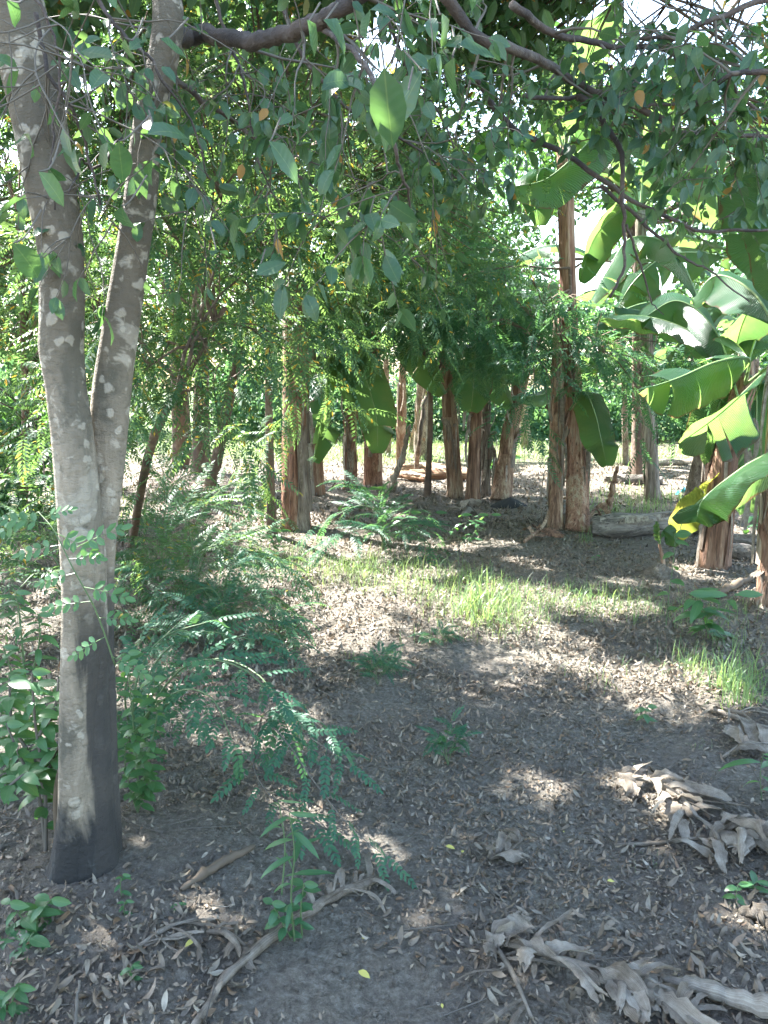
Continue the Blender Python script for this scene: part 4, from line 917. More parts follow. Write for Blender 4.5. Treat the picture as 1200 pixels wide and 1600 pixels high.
stick('fine grey stem poking up at the bottom edge, left of the long dry stalk', [G(115, 1615, .0), G(122, 1575, .03), G(126, 1560, .05)], [.005, .004, .003], M_twig)
A = Acc(); ribbon(A, [gp(1058, 776)+[0, 0, .03], gp(1068, 774)+[0, 0, .09], gp(1080, 775)+[0, 0, .04]], .12, .8, .6)
M_teal = rib_mat('teal_plastic', (.08, .42, .42), .4)
tag(A.build('plastic_scrap', M_teal, None, loc=gp(1068, 774)), 'small teal scrap lying on the litter left of the leaning grey banana stem', 'scrap')
# dark heap
b = gp(797, 792); V = []
A = Acc(); nn_ = 22
for i in range(7):
    for j in range(nn_):
        a = j/nn_*6.283; rr = (1-(i/6)**1.3)*(1+.1*math.sin(3*a)+.08*math.sin(7*a+i)); V.append(b+[math.cos(a)*.24*rr, math.sin(a)*.2*rr, -.02+.15*(i/6)**.8+U(-.006, .006)])
F = [(i*nn_+j, i*nn_+(j+1) % nn_, (i+1)*nn_+(j+1) % nn_, (i+1)*nn_+j) for i in range(6) for j in range(nn_)]
A.add(np.array(V), F)
M_heap = rib_mat('black_heap', (.02, .022, .024), .9)
tag(A.build('dark_heap', M_heap, None, loc=b), 'low black heap at the foot of the right leaning banana stem', 'heap')

# ------------------------------------------------------------------ dead banana leaves on the ground
def dead_leaf(label, spine, strips, group='dead banana leaves on the ground', w=(.03, .07), lift=.05, mat=M_drystrip, rad=.008, L=(.12, .3)):
    P = [np.array(p) for p in spine]; t = thing('dead_banana_leaf', label, 'dead leaf', P[0], group)
    A = Acc(); tube(A, P, np.linspace(rad, rad*.6, len(P)), 7, 16, wob=lambda an, q: 1+.2*np.sin(2*an+q*8)); A.build('midrib', mat, t)
    Q = resample(P, 30)
    for k in range(strips):
        i = rng.integers(0, 28); d = nrm(Q[i+1]-Q[i]); sd = nrm(np.cross(d, [0, 0, 1.]))*rng.choice([-1, 1]); L_ = U(*L)
        e = nrm(sd*U(.2, 1.1)+d*U(.1, 1.1)+np.array([U(-.3, .3), U(-.3, .3), 0])); z = U(.0, 1.)*lift*.8; L_ *= U(.6, 1.2)
        pts = [Q[i], Q[i]+e*L_*.3+[0, 0, z], Q[i]+e*L_*.7+[U(-.01, .01), U(-.01, .01), z*U(.2, 1)], Q[i]+e*L_+[U(-.015, .015), U(-.015, .015), -.3*z]]
        pts = [np.array(p) for p in pts]
        for p in pts: p[2] = max(p[2], gz(p[0], p[1])+.008)
        A = Acc(); ribbon(A, pts, U(*w)*.8, U(-.8, .8), U(.05, 1.)*rng.choice([-1, 1]), n=14, side=[d[0], d[1], U(-.25, .4)], rag=.5); A.build('torn_strip', mat, t)
    return t
dead_leaf('large curled grey dead banana leaf along the bottom right edge', [G(768, 1478, .02), G(850, 1515, .05), G(930, 1545, .06), G(1010, 1575, .05), G(1100, 1610, .03)], 38, w=(.02, .085), lift=.04, L=(.06, .22))
dead_leaf('thin split dead leaf blades slanting down near the bottom centre right', [G(765, 1470, .01), G(800, 1530, .02), G(830, 1600, .02)], 6, w=(.012, .025), lift=.02)
dead_leaf('pale sunlit heap of dead banana leaf at the middle right', [G(965, 1225, .03), G(1020, 1240, .05), G(1060, 1275, .05), G(1110, 1310, .05), G(1160, 1330, .04)], 34, w=(.025, .09), lift=.04, L=(.08, .25))
dead_leaf('tangle of broken dead leaf strips at the right edge beside the pale heap', [G(1120, 1300, .03), G(1160, 1320, .05), G(1210, 1350, .05)], 18, w=(.02, .08), lift=.06, L=(.1, .24))
dead_leaf('dry leaf with long thin stalk pointing left below the pale heap', [G(960, 1325, .01), G(1030, 1325, .02), G(1090, 1322, .03), G(1140, 1335, .03)], 5, w=(.04, .06), lift=.05)
dead_leaf('broad curled dead leaf at the right edge below the long pale stick', [G(1128, 1190, .02), G(1165, 1178, .05), G(1215, 1180, .05)], 6, w=(.06, .12), lift=.05)
dead_leaf('small cream crumpled dead leaf right of the bottom centre', [G(765, 1350, .02), G(790, 1345, .03), G(815, 1325, .03)], 8, w=(.03, .06), lift=.04, L=(.06, .14))
dead_leaf('dead leaf bunch around the long stalk behind the narrow leaved weed', [G(480, 1440, .03), G(530, 1410, .04), G(590, 1385, .04)], 10, w=(.012, .03), lift=.03, L=(.08, .2))
dead_leaf('sheaf of thin pale dry blades left of the long stalk', [G(210, 1490, .01), G(260, 1460, .02), G(310, 1445, .02)], 12, w=(.008, .02), lift=.02, L=(.1, .22))
dead_leaf('bent dry leaf lying just left of the weed with narrow leaves', [G(325, 1460, .01), G(360, 1475, .03), G(392, 1490, .01)], 6, w=(.02, .05), lift=.03, L=(.06, .14))
dead_leaf('dry strips at the right edge under the grass tuft', [G(1120, 1110, .02), G(1160, 1125, .03), G(1200, 1155, .02)], 7, w=(.015, .03), lift=.03)
dead_leaf('curled brown sheath at the foot of the dark upright banana stem', [G(700, 800, .03), G(725, 795, .08), G(750, 808, .03)], 4, w=(.1, .2), lift=.1, L=(.2, .4), rad=.02)
dead_leaf('dead leaf fan at the foot of the paired stems', [G(820, 850, .03), G(850, 835, .12), G(865, 800, .3)], 7, w=(.06, .12), lift=.1, L=(.3, .6), rad=.02, mat=M_sheath)
dead_leaf('brown shrivelled leaf leaning on the right foot of the tall red stem', [G(915, 825, .04), G(930, 815, .15), G(945, 822, .04)], 7, w=(.05, .12), lift=.12, L=(.2, .4), rad=.02, mat=M_sheath)

# ------------------------------------------------------------------ leaf litter
TLn = [T_blade(4, .3, f, c, .2, twist=tw) for f, c, tw in ((.6, 1.3, .5), (.3, .8, -.6), (.9, 1.8, .3), (.2, .4, .9), (.5, -1.2, .4), (1.2, 1., -.2))]
def litter_pts(n, y0, y1, spread=1.):
    y = y0+(y1-y0)*rng.random(n)**1.0; x = U(-1, 1, n)*(y*.56+.9)*spread
    return x, y
def patchy(x, y): return vnoise(x, y, 1.6, 11)+.6*vnoise(x, y, 4, 12)
def lay(n, y0, y1, size, thr, T, acc=None, lift=.012):
    x, y = litter_pts(n, y0, y1); k = patchy(x, y)+rng.normal(size=n)*.16 > thr; x, y = x[k], y[k]; m = len(x)
    z = gz(x, y)+near_h(x, y)+.003+U(0, lift, m)
    az = U(0, 6.283, m); el = rng.normal(size=m)*.22
    D = np.stack([np.cos(az)*np.cos(el), np.sin(az)*np.cos(el), np.sin(el)], 1); Nn = nrm(np.stack([rng.normal(size=m)*.4, rng.normal(size=m)*.4, rng.choice([-1, 1], m)*1.], 1))
    return np.stack([x, y, z], 1), frames(D, Nn), size*(.45+.9*rng.random(m)**1.3)
def near_h(x, y):
    nr = np.clip(1-(np.hypot(x, y)-9)/8, 0, 1); return nr*(.022*vnoise(x, y, 5, 1)+.014*vnoise(x, y, 13, 2)+.009*vnoise(x, y, 27, 3))
P1, F1, S1 = lay(24000, 1.4, 4.2, .036, -.2, None, lift=.008)
px_, py_, dp = proj(P1); vis = (px_ > 5) & (px_ < 1195) & (py_ < 1595) & (py_ > 1000)
order = np.argsort(-np.where(vis, S1/dp, 0)); sg = order[:280]; rs = order[280:]
lm = []
for T in TLn: a_ = Acc(); a_.add(*T); lm.append(a_.mesh('dry_leaf', M_litter))
for i in sg:
    o = link(lm[i % 6], 'dry_leaf', None, P1[i]+[0, 0, .006], F1[i]*(S1[i]*1.25))
    tag(o, 'curled grey brown dry leaf lying loose on the near soil', 'dry leaf', 'loose dry leaves on the near ground')
A = Acc()
for k in range(6): ii = rs[rs % 6 == k]; A.inst(TLn[k], F1[ii], P1[ii], S1[ii])
P1b, F1b, S1b = lay(30000, 1.4, 4.8, .02, -.3, None, lift=.006)
T1b = T_blade(2, .45, .5, .9, .1)
A.inst(T1b, F1b, P1b, S1b)
T2 = [T_blade(2, .34, f, c, .1, twist=tw) for f, c, tw in ((.6, 1., .4), (.9, 1.5, -.3))]
for (n, y0, y1, s_, thr) in ((46000, 3.8, 9, .052, -.26), (52000, 8.5, 22, .08, -.3)):
    P2, F2, S2 = lay(n, y0, y1, s_, thr, None, lift=.02)
    h = np.arange(len(P2)) % 2 == 0
    A.inst(T2[0], F2[h], P2[h], S2[h]); A.inst(T2[1], F2[~h], P2[~h], S2[~h])
tag(A.build('leaf_litter', M_litter, kind='stuff'), 'brown dry leaf litter covering the soil of the grove', 'leaf litter')
# twiggy bits and crumbs
A = Acc(); n = 2600; x, y = litter_pts(n, 1.4, 9); z = gz(x, y)+near_h(x, y)+.004; az = U(0, 3.14, n)
tw = (np.array([(0, 0, 0), (.02, 0, 0), (.01, 0, .02), (0, 1, 0), (.015, 1, .01), (.01, 1, .015)], float), [(0, 1, 4, 3), (1, 2, 5, 4), (2, 0, 3, 5)], np.zeros((6, 2)))
A.inst(tw, frames(np.stack([np.cos(az), np.sin(az), rng.normal(size=n)*.1], 1), np.tile([0, 0, 1.], (n, 1))), np.stack([x, y, z], 1), U(.04, .2, n))
tag(A.build('twig_litter', M_twig, kind='stuff'), 'thin dry twigs strewn among the dead leaves', 'twigs')
ico = np.array([(0, 0, 1), (.9, 0, .2), (.2, .9, .1), (-.8, .4, .2), (-.5, -.8, .1), (.5, -.7, .3), (0, 0, -.6)], float)
cl = (ico, [(0, 1, 2), (0, 2, 3), (0, 3, 4), (0, 4, 5), (0, 5, 1), (6, 2, 1), (6, 3, 2), (6, 4, 3), (6, 5, 4), (6, 1, 5)], np.zeros((7, 2)))
A = Acc(); n = 22000; x, y = litter_pts(n, 1.4, 6); z = gz(x, y)+near_h(x, y); 
A.inst(cl, frames(randdir(n), randdir(n)), np.stack([x, y, z], 1), .0025+.012*rng.random(n)**3.5)
tag(A.build('soil_crumbs', M_soil, kind='stuff'), 'grey crumbs and clods of bare soil', 'soil')
# yellow fallen leaves, each its own
for k, (px, py, s_) in enumerate([(696, 1331, .035), (722, 1342, .022), (525, 1212, .028), (948, 1386, .026), (560, 1525, .04), (305, 1478, .035), (627, 1370, .012), (690, 1572, .015), (570, 1478, .012), (410, 1492, .012), (992, 1198, .01), (880, 1305, .01)]):
    p = G(px, py, .02+0); p[2] += float(near_h(p[0], p[1]))
    a_ = Acc(); a_.add(*T_blade(4, .5, .2, .5, 0)); az = U(0, 6.28)
    o = link(a_.mesh('yellow_leaf', M_yellow), 'yellow_leaf', None, p, frames(np.array([[math.cos(az), math.sin(az), .1]]), np.array([[0, -.2, 1.]]))[0]*s_*1.0)
    tag(o, ['yellow leaf on the soil below the end of the feathery arching branch', 'smaller yellow leaf just below and right of the largest one mid path', 'yellow leaf lying under the feathery arching branch', 'yellow leaf between the pale dead leaf heap and the bottom right heap',
            'large yellow leaf near the bottom edge, right of the long dry stalk', 'yellow leaf on the sheaf of thin dry blades at lower left', 'yellow speck of leaf right of the long stalk upper end', 'yellow bit of leaf by the bottom edge left of the big dead leaf',
            'tiny yellow leaf above the large one near the bottom edge', 'tiny yellow leaf left of the narrow leaved weed foot', 'tiny yellow leaf above the pale sunlit dead leaf heap', 'tiny yellow leaf right of the small crumpled dead leaf'][k], 'yellow leaf', 'yellow leaves fallen on the soil')

# ------------------------------------------------------------------ grass
def blade_T(bend, w_=.06):
    V = []; 
    for i, t in enumerate((0, .35, .7)):
        a = bend*t; V += [(-w_/2*(1-.4*t), math.sin(a)/bend if bend else t, 0), (w_/2*(1-.4*t), math.sin(a)/bend if bend else t, 0)]
        V[-2] = (V[-2][0], (1-math.cos(a))/bend, math.sin(a)/bend); V[-1] = (V[-1][0], (1-math.cos(a))/bend, math.sin(a)/bend)
    V.append((0, (1-math.cos(bend))/bend, math.sin(bend)/bend))
    return np.array(V, float), [(0, 1, 3, 2), (2, 3, 5, 4), (4, 5, 6)], np.array([(0, 0), (0, 0), (0, .4), (0, .4), (0, .7), (0, .7), (0, 1)], float)
BT = [blade_T(b_, w2) for b_, w2 in ((.6, .026), (1.3, .024), (2.0, .028), (2.7, .022))]
def tufts(acc, C, k, spread, size, wide=1.):
    n = len(C)*k; P = np.repeat(C, k, 0)+np.stack([rng.normal(size=n)*spread, rng.normal(size=n)*spread, np.zeros(n)], 1)
    P[:, 2] = gz(P[:, 0], P[:, 1])+near_h(P[:, 0], P[:, 1])-.005; az = U(0, 6.283, n)
    X_ = np.stack([-np.sin(az), np.cos(az), 0*az], 1); Y_ = np.stack([np.cos(az), np.sin(az), rng.normal(size=n)*.2], 1)
    F_ = frames(Y_, np.tile([0, 0, 1.], (n, 1))); s_ = size*U(.4, 1.25, n); idx = rng.integers(0, 4, n)
    for q in range(4):
        m = idx == q; acc.inst(BT[q], F_[m], P[m], np.stack([s_[m]*wide, s_[m], s_[m]], 1))
def pxpts(lst):
    o = []
    for px, py, rx, ry, n in lst:
        for _ in range(n): 
            a = U(0, 6.28); r_ = math.sqrt(U(0, 1)); o.append(gp(px+rx*r_*math.cos(a), py+ry*r_*math.sin(a)))
    return np.array(o)
A = Acc()
tufts(A, pxpts([(640, 905, 150, 26, 110), (520, 890, 90, 16, 50), (440, 872, 60, 10, 25), (740, 945, 90, 38, 90), (880, 945, 140, 28, 100), (560, 885, 80, 15, 30), (790, 985, 40, 20, 14), (420, 880, 60, 15, 20), (980, 965, 40, 12, 8)]), 9, .09, .15, 1.)
tufts(A, pxpts([(1100, 960, 80, 35, 60), (1120, 1040, 80, 40, 40), (690, 1000, 30, 12, 8), (590, 1040, 30, 20, 10), (950, 1060, 60, 20, 5), (440, 850, 50, 12, 12)]), 7, .07, .12)
tufts(A, pxpts([(990, 790, 70, 25, 40), (640, 708, 320, 18, 420), (360, 690, 130, 20, 220), (100, 800, 100, 60, 60), (1000, 720, 60, 10, 50), (60, 700, 100, 30, 100), (830, 690, 90, 8, 60)]), 14, .14, .22, 1.6)
tag(A.build('grass', M_grass, kind='stuff'), 'thin sunlit grass growing in patches through the leaf litter', 'grass')
def tuft_thing(label, px, py, rx, ry, n, k, size, wide=1., group='grass tufts'):
    A = Acc(); b_ = gp(px, py); tufts(A, pxpts([(px, py, rx, ry, n)]), k, .03, size, wide); o = A.build('grass_tuft', M_grass, None, loc=b_); return tag(o, label, 'grass tuft', group)
tuft_thing('tall bright grass tuft at the right edge above the long pale stick', 1155, 1085, 45, 25, 22, 9, .24)
tuft_thing('grass tuft left of the tall one, by the bright patch of ground', 1085, 1045, 25, 12, 8, 8, .15)
tuft_thing('long bladed grass clump in the brightest part of the sunny strip', 745, 960, 30, 20, 16, 9, .26, 1.2)
tuft_thing('small grass clump at the foot of the tall red banana stem', 920, 848, 12, 5, 4, 8, .22)
tuft_thing('tiny grass seedling on the bare soil below the dead leaf heap', 1003, 1352, 3, 2, 2, 5, .045)
tuft_thing('small sparse grass sprout right of the path middle', 1098, 1170, 6, 4, 2, 6, .06)

# ------------------------------------------------------------------ feathery saplings and weeds near the camera
def part_fronds(t, specs, mats, FRs, tube_r=.0016):
    """specs: (pos, dir, length); each frond is a part sharing one of a few meshes"""
    meshes = []
    for T in FRs: a_ = Acc(); a_.add(*T); meshes.append(a_.mesh('frond', mats))
    for i, (p, d, L_, nn) in enumerate(specs):
        link(meshes[i % len(meshes)], 'frond', t, p, frames(np.array([d]), np.array([nn]))[0]*L_)
FO = [T_frond(8, .17, .085, dr, 62, 'oval', .006, s, gap0=.15, taper=.2) for s, dr in ((11, .3), (12, .6), (13, .9))]
FF = [T_frond(15, .15, .04, dr, 72, 'dia', .006, s, gap0=.1, taper=.5) for s, dr in ((21, .5), (22, .8), (23, 1.1))]
def sapling(label, base, mains, nfr, L, FRs, mat, r=.006, group='feathery saplings beside the forked trunk', name='feathery_sapling', up=.25, cat='sapling', stemmat=None, spread=1.):
    t = thing(name, label, cat, base, group); A = Acc(); specs = []
    for m in mains:
        P = resample([np.array(q) for q in m], 16); tube(A, P, np.linspace(r, r*.35, 16), 6, cap=False)
        for k in range(nfr):
            tt = .2+.8*(k+.5)/nfr; i = min(int(tt*15), 14); p = P[i]+(P[i+1]-P[i])*(tt*15-i); tg = nrm(P[min(i+1, 15)]-P[i])
            sd = nrm(np.cross(tg, [0, 0, 1.])+randdir(1)[0]*.35)*(1 if k % 2 else -1)
            d = nrm(tg*U(.3, .8)+sd*U(.6, 1.)*spread+np.array([0, 0, up+U(-.2, .2)])); specs.append((p, d, L*U(.7, 1.2), nrm(np.array([U(-.3, .3), U(-.5, .1), 1]))))
        specs.append((P[-1], nrm(P[-1]-P[-2]), L, np.array([0, -.2, 1.])))
    A.build('stem', stemmat or M_stem, t); part_fronds(t, specs, mat, FRs); return t
bA = gp(215, 1215)
sapling('low feathery sapling with oval leaflets right of the forked trunk', bA,
        [[bA, at(230, 1120, bA[1]), at(290, 1040, bA[1]-.1), at(370, 1040, bA[1]-.3), at(440, 1100, 2.6)], [bA, at(210, 1080, bA[1]), at(250, 1000, bA[1]+.1), at(330, 970, bA[1]+.1)],
         [bA, at(220, 1130, 2.9), at(280, 1080, 2.7), at(330, 1090, 2.55), at(360, 1150, 2.5)], [bA, at(205, 1150, 3.), at(195, 1080, 2.9), at(215, 1010, 2.9)],
         [bA, at(240, 1150, 3.), at(260, 1100, 2.9), at(290, 1120, 2.8)], [bA, at(215, 1180, 3.1), at(200, 1150, 3.), at(225, 1130, 2.95)], [bA, at(230, 1060, 3.2), at(300, 990, 3.2), at(400, 1000, 3.1)], [bA, at(240, 1080, 3.1), at(330, 1030, 3.), at(410, 1060, 2.8), at(450, 1140, 2.7)]], 16, .175, FO, M_pinn_blue)
bB = G(620, 1345)
sapling('arching sapling branch with rows of oval leaflets over the path left side', G(395, 1200, 0),
        [[G(395, 1200, .0), at(408, 1130, 2.75), at(440, 1150, 2.6), at(490, 1220, 2.45), at(545, 1290, 2.35), at(592, 1330, 2.3)],
         [at(408, 1130, 2.75), at(395, 1160, 2.65), at(400, 1210, 2.55), at(440, 1260, 2.45), at(500, 1290, 2.4)],
         [G(395, 1200, .0), at(410, 1120, 2.8), at(460, 1110, 2.75), at(520, 1150, 2.7)], [G(395, 1200, .0), at(420, 1120, 2.8), at(480, 1150, 2.6), at(540, 1190, 2.5)]], 12, .15, FO, M_pinn_blue, stemmat=M_twig, r=.0035, up=.0)
bC = gp(300, 960)
sapling('fern like sapling with long dark fronds behind the trunk on the right', bC,
        [[bC, at(300, 880, bC[1]), at(350, 850, bC[1]), at(430, 880, bC[1])], [bC, at(280, 890, bC[1]), at(240, 850, bC[1]), at(210, 870, bC[1])], [bC, at(310, 900, bC[1]), at(330, 870, bC[1]-.3), at(400, 920, bC[1]-.4), at(450, 960, bC[1]-.5)],
         [bC, at(270, 900, bC[1]-.2), at(230, 900, bC[1]-.5), at(210, 960, bC[1]-.6)], [bC, at(300, 850, bC[1]), at(290, 800, bC[1]), at(340, 790, bC[1])], [bC, at(330, 920, bC[1]-.3), at(380, 940, bC[1]-.5), at(430, 1000, bC[1]-.6)], [bC, at(280, 930, bC[1]-.3), at(250, 960, bC[1]-.6), at(260, 1010, bC[1]-.7)], [bC, at(320, 860, bC[1]+.2), at(400, 850, bC[1]+.2), at(470, 900, bC[1]+.2)]], 15, .42, FF, M_pinn)
bD = gp(355, 830)
sapling('feathery sapling with arched fronds over the sunny litter left of the rusty stem', bD, [[bD, at(350, 770, bD[1]), at(300, 740, bD[1]), at(230, 790, bD[1])], [bD, at(365, 770, bD[1]), at(400, 760, bD[1]), at(450, 810, bD[1])], [bD, at(355, 760, bD[1]-.5), at(330, 790, bD[1]-.9), at(300, 850, bD[1]-1.1)], [bD, at(340, 780, bD[1]-.3), at(270, 770, bD[1]-.3), at(200, 830, bD[1]-.4)]], 14, .5, FF, M_pinn)
bE = gp(600, 860)
sapling('dark feathery bush in front of the half hidden banana stems', bE, [[bE, at(598, 810, bE[1]), at(560, 790, bE[1]), at(500, 820, bE[1])], [bE, at(600, 810, bE[1]), at(640, 800, bE[1]), at(690, 850, bE[1])], [bE, at(595, 800, bE[1]), at(590, 780, bE[1]), at(560, 760, bE[1])], [bE, at(600, 830, bE[1]-.3), at(640, 820, bE[1]-.5), at(680, 860, bE[1]-.6)], [bE, at(590, 830, bE[1]-.3), at(550, 830, bE[1]-.5), at(500, 860, bE[1]-.6)]], 15, .40, FF, M_pinn_blue)
bF = gp(130, 985)
sapling('fern like sapling to the left behind the forked trunk', bF, [[bF, at(100, 850, bF[1]), at(60, 800, bF[1]), at(0, 850, bF[1])], [bF, at(110, 840, bF[1]), at(110, 790, bF[1]), at(60, 760, bF[1])], [bF, at(80, 900, bF[1]), at(40, 880, bF[1]-.3), at(-20, 930, bF[1]-.3)], [bF, at(90, 880, bF[1]), at(50, 840, bF[1]+.3), at(-30, 800, bF[1]+.3)], [bF, at(70, 900, bF[1]-.5), at(30, 920, bF[1]-.8), at(-20, 980, bF[1]-.9)]], 14, .42, FF, M_pinn)
bH = gp(350, 1015)
sapling('dense blue green feathery bush on the shaded litter right of the forked trunk', bH, [[bH, at(350, 960, bH[1]), at(330, 920, bH[1]), at(270, 930, bH[1])], [bH, at(360, 960, bH[1]), at(400, 930, bH[1]), at(455, 960, bH[1])], [bH, at(340, 970, bH[1]-.2), at(300, 960, bH[1]-.35), at(250, 1000, bH[1]-.5)], [bH, at(365, 970, bH[1]-.2), at(410, 970, bH[1]-.4), at(450, 1010, bH[1]-.5)], [bH, at(350, 940, bH[1]+.1), at(360, 890, bH[1]+.1), at(400, 880, bH[1]+.1)], [bH, at(340, 950, bH[1]+.1), at(290, 900, bH[1]+.1), at(240, 890, bH[1]+.1)]], 15, .27, FF, M_pinn_blue)
bI = gp(250, 905)
sapling('dark feathery bush half hidden behind the right side of the forked trunk', bI, [[bI, at(250, 840, bI[1]), at(220, 800, bI[1]), at(180, 790, bI[1])], [bI, at(260, 840, bI[1]), at(300, 810, bI[1]), at(350, 840, bI[1])], [bI, at(240, 860, bI[1]-.3), at(210, 870, bI[1]-.5), at(190, 920, bI[1]-.6)], [bI, at(255, 830, bI[1]), at(260, 770, bI[1]), at(250, 720, bI[1])], [bI, at(270, 850, bI[1]-.3), at(310, 860, bI[1]-.5), at(340, 910, bI[1]-.6)]], 14, .42, FF, M_pinn_blue)
bG = G(700, 1196)
FS = [T_frond(9, .3, .09, .7, 60, 'dia', .01, 31), T_frond(8, .28, .09, 1., 60, 'dia', .01, 32)]
sapling('small feathery seedling alone on the path right of centre', bG, [[bG, at(697, 1160, bG[1]), at(705, 1130, bG[1])], [bG, at(690, 1165, bG[1]), at(680, 1150, bG[1])], [bG, at(708, 1165, bG[1]), at(722, 1152, bG[1])]], 9, .085, FS, M_pinn_blue, r=.002, name='seedling', group='seedlings on the path', cat='seedling')
for px, py, hpx, lab in ((590, 1070, 45, 'faint feathery seedling above the path centre'), (685, 1005, 20, 'tiny feathery seedling under the sunny grass'), (600, 1050, 30, 'small feathery seedling close behind the faint one')):
    b_ = gp(px, py)
    sapling(lab, b_, [[b_, at(px-2, py-hpx*.6, b_[1]), at(px+6, py-hpx, b_[1])], [b_, at(px-10, py-hpx*.5, b_[1]), at(px-20, py-hpx*.7, b_[1])], [b_, at(px+10, py-hpx*.5, b_[1]), at(px+20, py-hpx*.6, b_[1])]], 7, .10, FS, M_pinn_blue, r=.002, name='seedling', group='seedlings on the path', cat='seedling')
# climber on the trunk
tv = thing('climbing_vine', 'thin vine with small oval leaflets climbing the front of the forked trunk', 'vine', at(175, 1030, 2.0))
A = Acc(); vp = XS((180, 1040, 2.02), (150, 955, 2.0), (115, 890, 1.98), (85, 830, 2.0), (60, 800, 2.05)); tube(A, vp, [.0025, .0022, .002, .0015, .001], 5, 24); A.build('stem', M_stem, tv)
Q = resample(vp, 24); specs = []
for i in range(1, 24, 2):
    d = nrm(np.array([(-1)**(i//2)*1., -.3, U(-.5, .5)])); specs.append((Q[i], d, .10*U(.8, 1.2), np.array([0, -.8, .6])))
specs.append((at(120, 855, 2.0), nrm(np.array([.9, -.2, .5])), .13, np.array([0, -.8, .6])))
FV = [T_frond(4, .3, .17, .4, 65, 'oval', .01, s, gap0=.2) for s in (41, 42)]
part_fronds(tv, specs, M_weed, FV)
# broadleaved weeds
def weed(label, base, stems, nleaf, size, wid, mat=M_weed, name='weed', cat='weed', group='weeds near the camera', r=.003, droop=-.1, dirb=.7, smat=None):
    t = thing(name, label, cat, base, group); A = Acc()
    T = [T_blade(5, wid, .2, c, .08, twist=tw) for c, tw in ((.7, .1), (1.2, -.2), (.4, .2))]; ms = []
    for q in T: a_ = Acc(); a_.add(*q); ms.append(a_.mesh('leaf', mat))
    for m in stems:
        P = resample([np.array(q) for q in m], 14); tube(A, P, np.linspace(r, r*.5, 14), 6, cap=False)
        for k in range(nleaf):
            tt = .12+.88*(k+.5)/nleaf; i = min(int(tt*13), 12); p = P[i]+(P[i+1]-P[i])*(tt*13-i); az = k*2.4+U(-.4, .4)
            d = nrm(np.array([math.cos(az), math.sin(az)*dirb, droop+U(-.1, .5)])); link(ms[k % 3], 'leaf', t, p, frames(np.array([d]), np.array([[U(-.2, .2), -.35, 1.]]))[0]*size*U(.6, 1.15))
        link(ms[0], 'leaf', t, P[-1], frames(np.array([nrm(P[-1]-P[-2]+np.array([.2, -.1, 0]))]), np.array([[0, -1, .4]]))[0]*size*.8)
    A.build('stem', smat or M_stem, t); return t
b_ = G(460, 1470)
weed('upright weed with long narrow leaves in front of the dead leaf stalk', b_, [[b_, at(455, 1400, b_[1]), at(460, 1330, b_[1]), at(452, 1270, b_[1])]], 13, .11, .17)
weed('short broad leaved weed at the foot of the narrow leaved one', G(472, 1462), [[G(472, 1462), at(470, 1420, b_[1]), at(475, 1380, b_[1])], [G(455, 1465), at(440, 1440, b_[1]), at(425, 1410, b_[1])]], 10, .055, .5)
weed('grassy pale shoot rising left of the narrow leaved weed', G(440, 1400), [[G(440, 1400), at(445, 1320, b_[1]+.2), at(435, 1250, b_[1]+.2)]], 7, .10, .10, mat=M_grass)
bW = G(72, 1330)
weed('tall leafy shrub left of the forked trunk, stem bare low down', bW, [[bW, at(70, 1230, bW[1]), at(55, 1130, bW[1]), at(50, 1050, bW[1])], [bW, at(60, 1240, bW[1]), at(30, 1180, bW[1]), at(10, 1130, bW[1])], [at(68, 1230, bW[1]), at(80, 1190, bW[1]), at(95, 1160, bW[1])], [at(66, 1220, bW[1]), at(40, 1210, bW[1]-.1), at(0, 1240, bW[1]-.15)], [at(60, 1150, bW[1]), at(85, 1110, bW[1]+.05), at(92, 1060, bW[1]+.1)], [at(60, 1200, bW[1]), at(20, 1130, bW[1]+.1), at(15, 1060, bW[1]+.1)]], 20, .085, .42, name='shrub', cat='shrub', r=.007, smat=M_twig)
bW = G(40, 1160)
weed('bright leafy shrub at the left edge, small pointed leaves', bW, [[bW, at(38, 1050, bW[1]), at(30, 960, bW[1]), at(25, 925, bW[1])], [bW, at(20, 1060, bW[1]), at(5, 1010, bW[1])], [bW, at(50, 1060, bW[1]), at(62, 1000, bW[1]), at(60, 960, bW[1])]], 20, .10, .3, name='shrub', cat='shrub', r=.006)
bW = gp(60, 880)
weed('leafy weed patch behind the left shrub in the sun', bW, [[bW+[k*.12-.3, 0, 0], bW+[k*.14-.35, .05, .25], bW+[k*.17-.4, U(-.1, .1), .45+U(0, .2)]] for k in range(6)], 12, .11, .35, name='shrub', cat='shrub')
bW = G(215, 1270)
weed('dense dark green bush hugging the right side of the forked trunk low down', bW, [[bW, at(215, 1200, bW[1]), at(205, 1100, bW[1]), at(200, 1020, bW[1])], [bW, at(230, 1190, bW[1]), at(245, 1120, bW[1]), at(240, 1060, bW[1])], [bW, at(200, 1220, bW[1]), at(195, 1170, bW[1]), at(215, 1140, bW[1])], [bW, at(225, 1240, bW[1]), at(235, 1220, bW[1]), at(225, 1180, bW[1])]], 26, .065, .45, name='shrub', cat='shrub')
bW = gp(10, 1240)
weed('pale leafy shrub filling the left edge behind the bare stemmed one', bW, [[bW, at(10, 1180, bW[1]), at(0, 1100, bW[1])], [bW, at(30, 1190, bW[1]), at(45, 1120, bW[1]), at(50, 1080, bW[1])], [bW, at(-10, 1180, bW[1]), at(15, 1120, bW[1]), at(20, 1050, bW[1])]], 22, .09, .36, name='shrub', cat='shrub')
b_ = G(60, 1450)
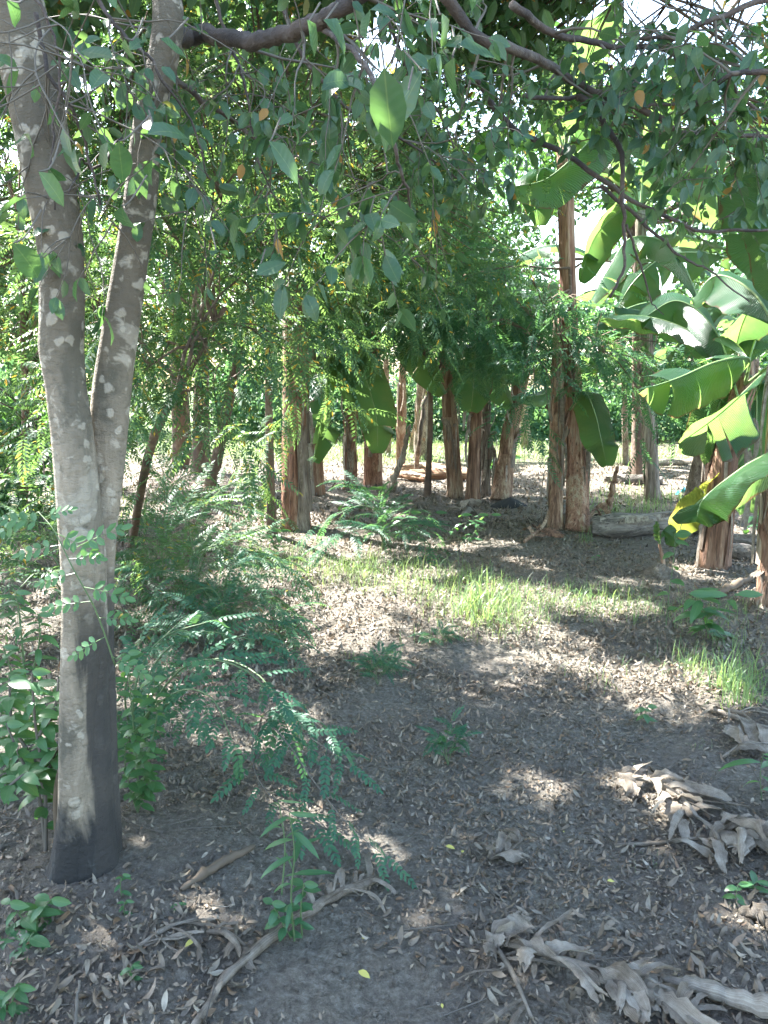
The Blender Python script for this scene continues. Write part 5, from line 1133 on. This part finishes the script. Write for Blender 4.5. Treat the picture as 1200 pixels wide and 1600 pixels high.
weed('low spreading weed with toothed leaves in the bottom left corner', b_, [[b_, at(60, 1430, b_[1]), at(80, 1405, b_[1])], [b_, at(40, 1440, b_[1]), at(15, 1410, b_[1])], [b_, at(50, 1460, b_[1]-.05), at(30, 1500, b_[1]-.1)], [b_, at(30, 1460, b_[1]-.03), at(0, 1470, b_[1]-.05)]], 10, .08, .42)
b_ = G(20, 1585)
weed('pale blurred weed at the very bottom left corner', b_, [[b_, at(20, 1560, b_[1]), at(30, 1540, b_[1])], [b_, at(0, 1570, b_[1]), at(-10, 1550, b_[1])]], 8, .06, .4)
for (px, py, h_, lab, sz) in [(190, 1400, 38, 'small seedling on the mound right of the forked trunk', .035), (195, 1430, 26, 'second small seedling below the one on the mound', .035), (278, 1425, 16, 'tiny seedling beside the half buried branch', .03),
                              (1152, 1418, 42, 'small round leaved seedling near the right edge low down', .045), (1180, 1395, 20, 'narrow leaved seedling at the right edge low down', .06), (1010, 1130, 30, 'small broad leaved plant beside the bright strip on the right', .06),
                              (1190, 1250, 80, 'dark strap leaved plant reaching in at the right edge', .16), (930, 880, 14, 'tiny green seedling in the litter before the paired stems', .05), (205, 1535, 30, 'small green seedling at the bottom left', .04)]:
    b_ = G(px, py); weed(lab, b_, [[b_, at(px-2, py-h_*.5, b_[1]), at(px+2, py-h_*.9, b_[1])]], 6, sz, .5 if 'round' in lab or 'broad' in lab else (.16 if 'strap' in lab else .35), group='seedlings on the soil', name='seedling', cat='seedling', r=.0018)
b_ = G(1025, 1000)
weed('tall thin sapling with one yellowish round leaf near the right', G(1040, 985), [[G(1040, 985), at(1045, 930, gp(1040, 985)[1]), at(1052, 880, gp(1040, 985)[1]), at(1055, 835, gp(1040, 985)[1])]], 6, .13, .55, name='sapling', cat='sapling', r=.004)
for (px, py, n_, s_, lab) in [(1140, 1000, 9, .2, 'leaning grassy weed at the foot of the shaggy right stem'), (640, 845, 7, .16, 'small weed with starry leaves at the rear of the sunny strip'), (720, 850, 7, .14, 'small weed right of the starry one'), (770, 740, 6, .35, 'low leafy sprout between the banana stems'), (560, 800, 8, .2, 'leafy sprout at the foot of the half hidden banana stem'), (410, 880, 12, .12, 'low weed left end of the sunny strip'), (1180, 850, 8, .16, 'leafy sprout between the fallen stems at the right')]:
    b_ = gp(px, py); weed(lab, b_, [[b_+[U(-.2, .2), U(-.1, .1), 0], b_+[U(-.2, .2), 0, .15], b_+[U(-.3, .3), 0, .3]] for _ in range(3)], n_, s_, .3, group='weeds under the banana plants')

# low green undergrowth at the back
def hedge(label, x0, x1, y, h, n, size, mat=M_back):
    A = Acc(); P = np.stack([U(x0, x1, n), y+rng.normal(size=n)*.6, h*rng.random(n)**.8], 1)
    P[:, 2] *= .6+.8*(vnoise(P[:, 0], P[:, 1], .9, 5)+.5); m = len(P)
    A.inst(T_oval(.5, .3), frames(nrm(randdir(m)+[0, 0, -.2]), nrm(randdir(m)+[0, -.3, .8])), P, size*U(.7, 1.3, m))
    c = np.array([(x0+x1)/2, y, 0.]); return tag(A.build('undergrowth', mat, None, loc=c, kind='stuff'), label, 'undergrowth')
hedge('sunlit low bushes closing the clearing behind the banana stems', -5, 9, 22.5, 1.7, 16000, .17)
hedge('dark bushes under the far trees on the right', 8, 16, 19, 1.9, 9000, .16, M_crownleaf)
hedge('bushes along the left side of the clearing', -17, -7.5, 17.5, 1.9, 10000, .17)
hedge('green thicket behind the left edge', -7.5, -4.2, 9.5, 1.3, 5000, .13, M_crownleaf)
tot = sum(len(o.data.polygons) for o in sc.objects if o.type == 'MESH'); print('T end', time.process_time(), 'objects', len(sc.objects), 'polys', tot)
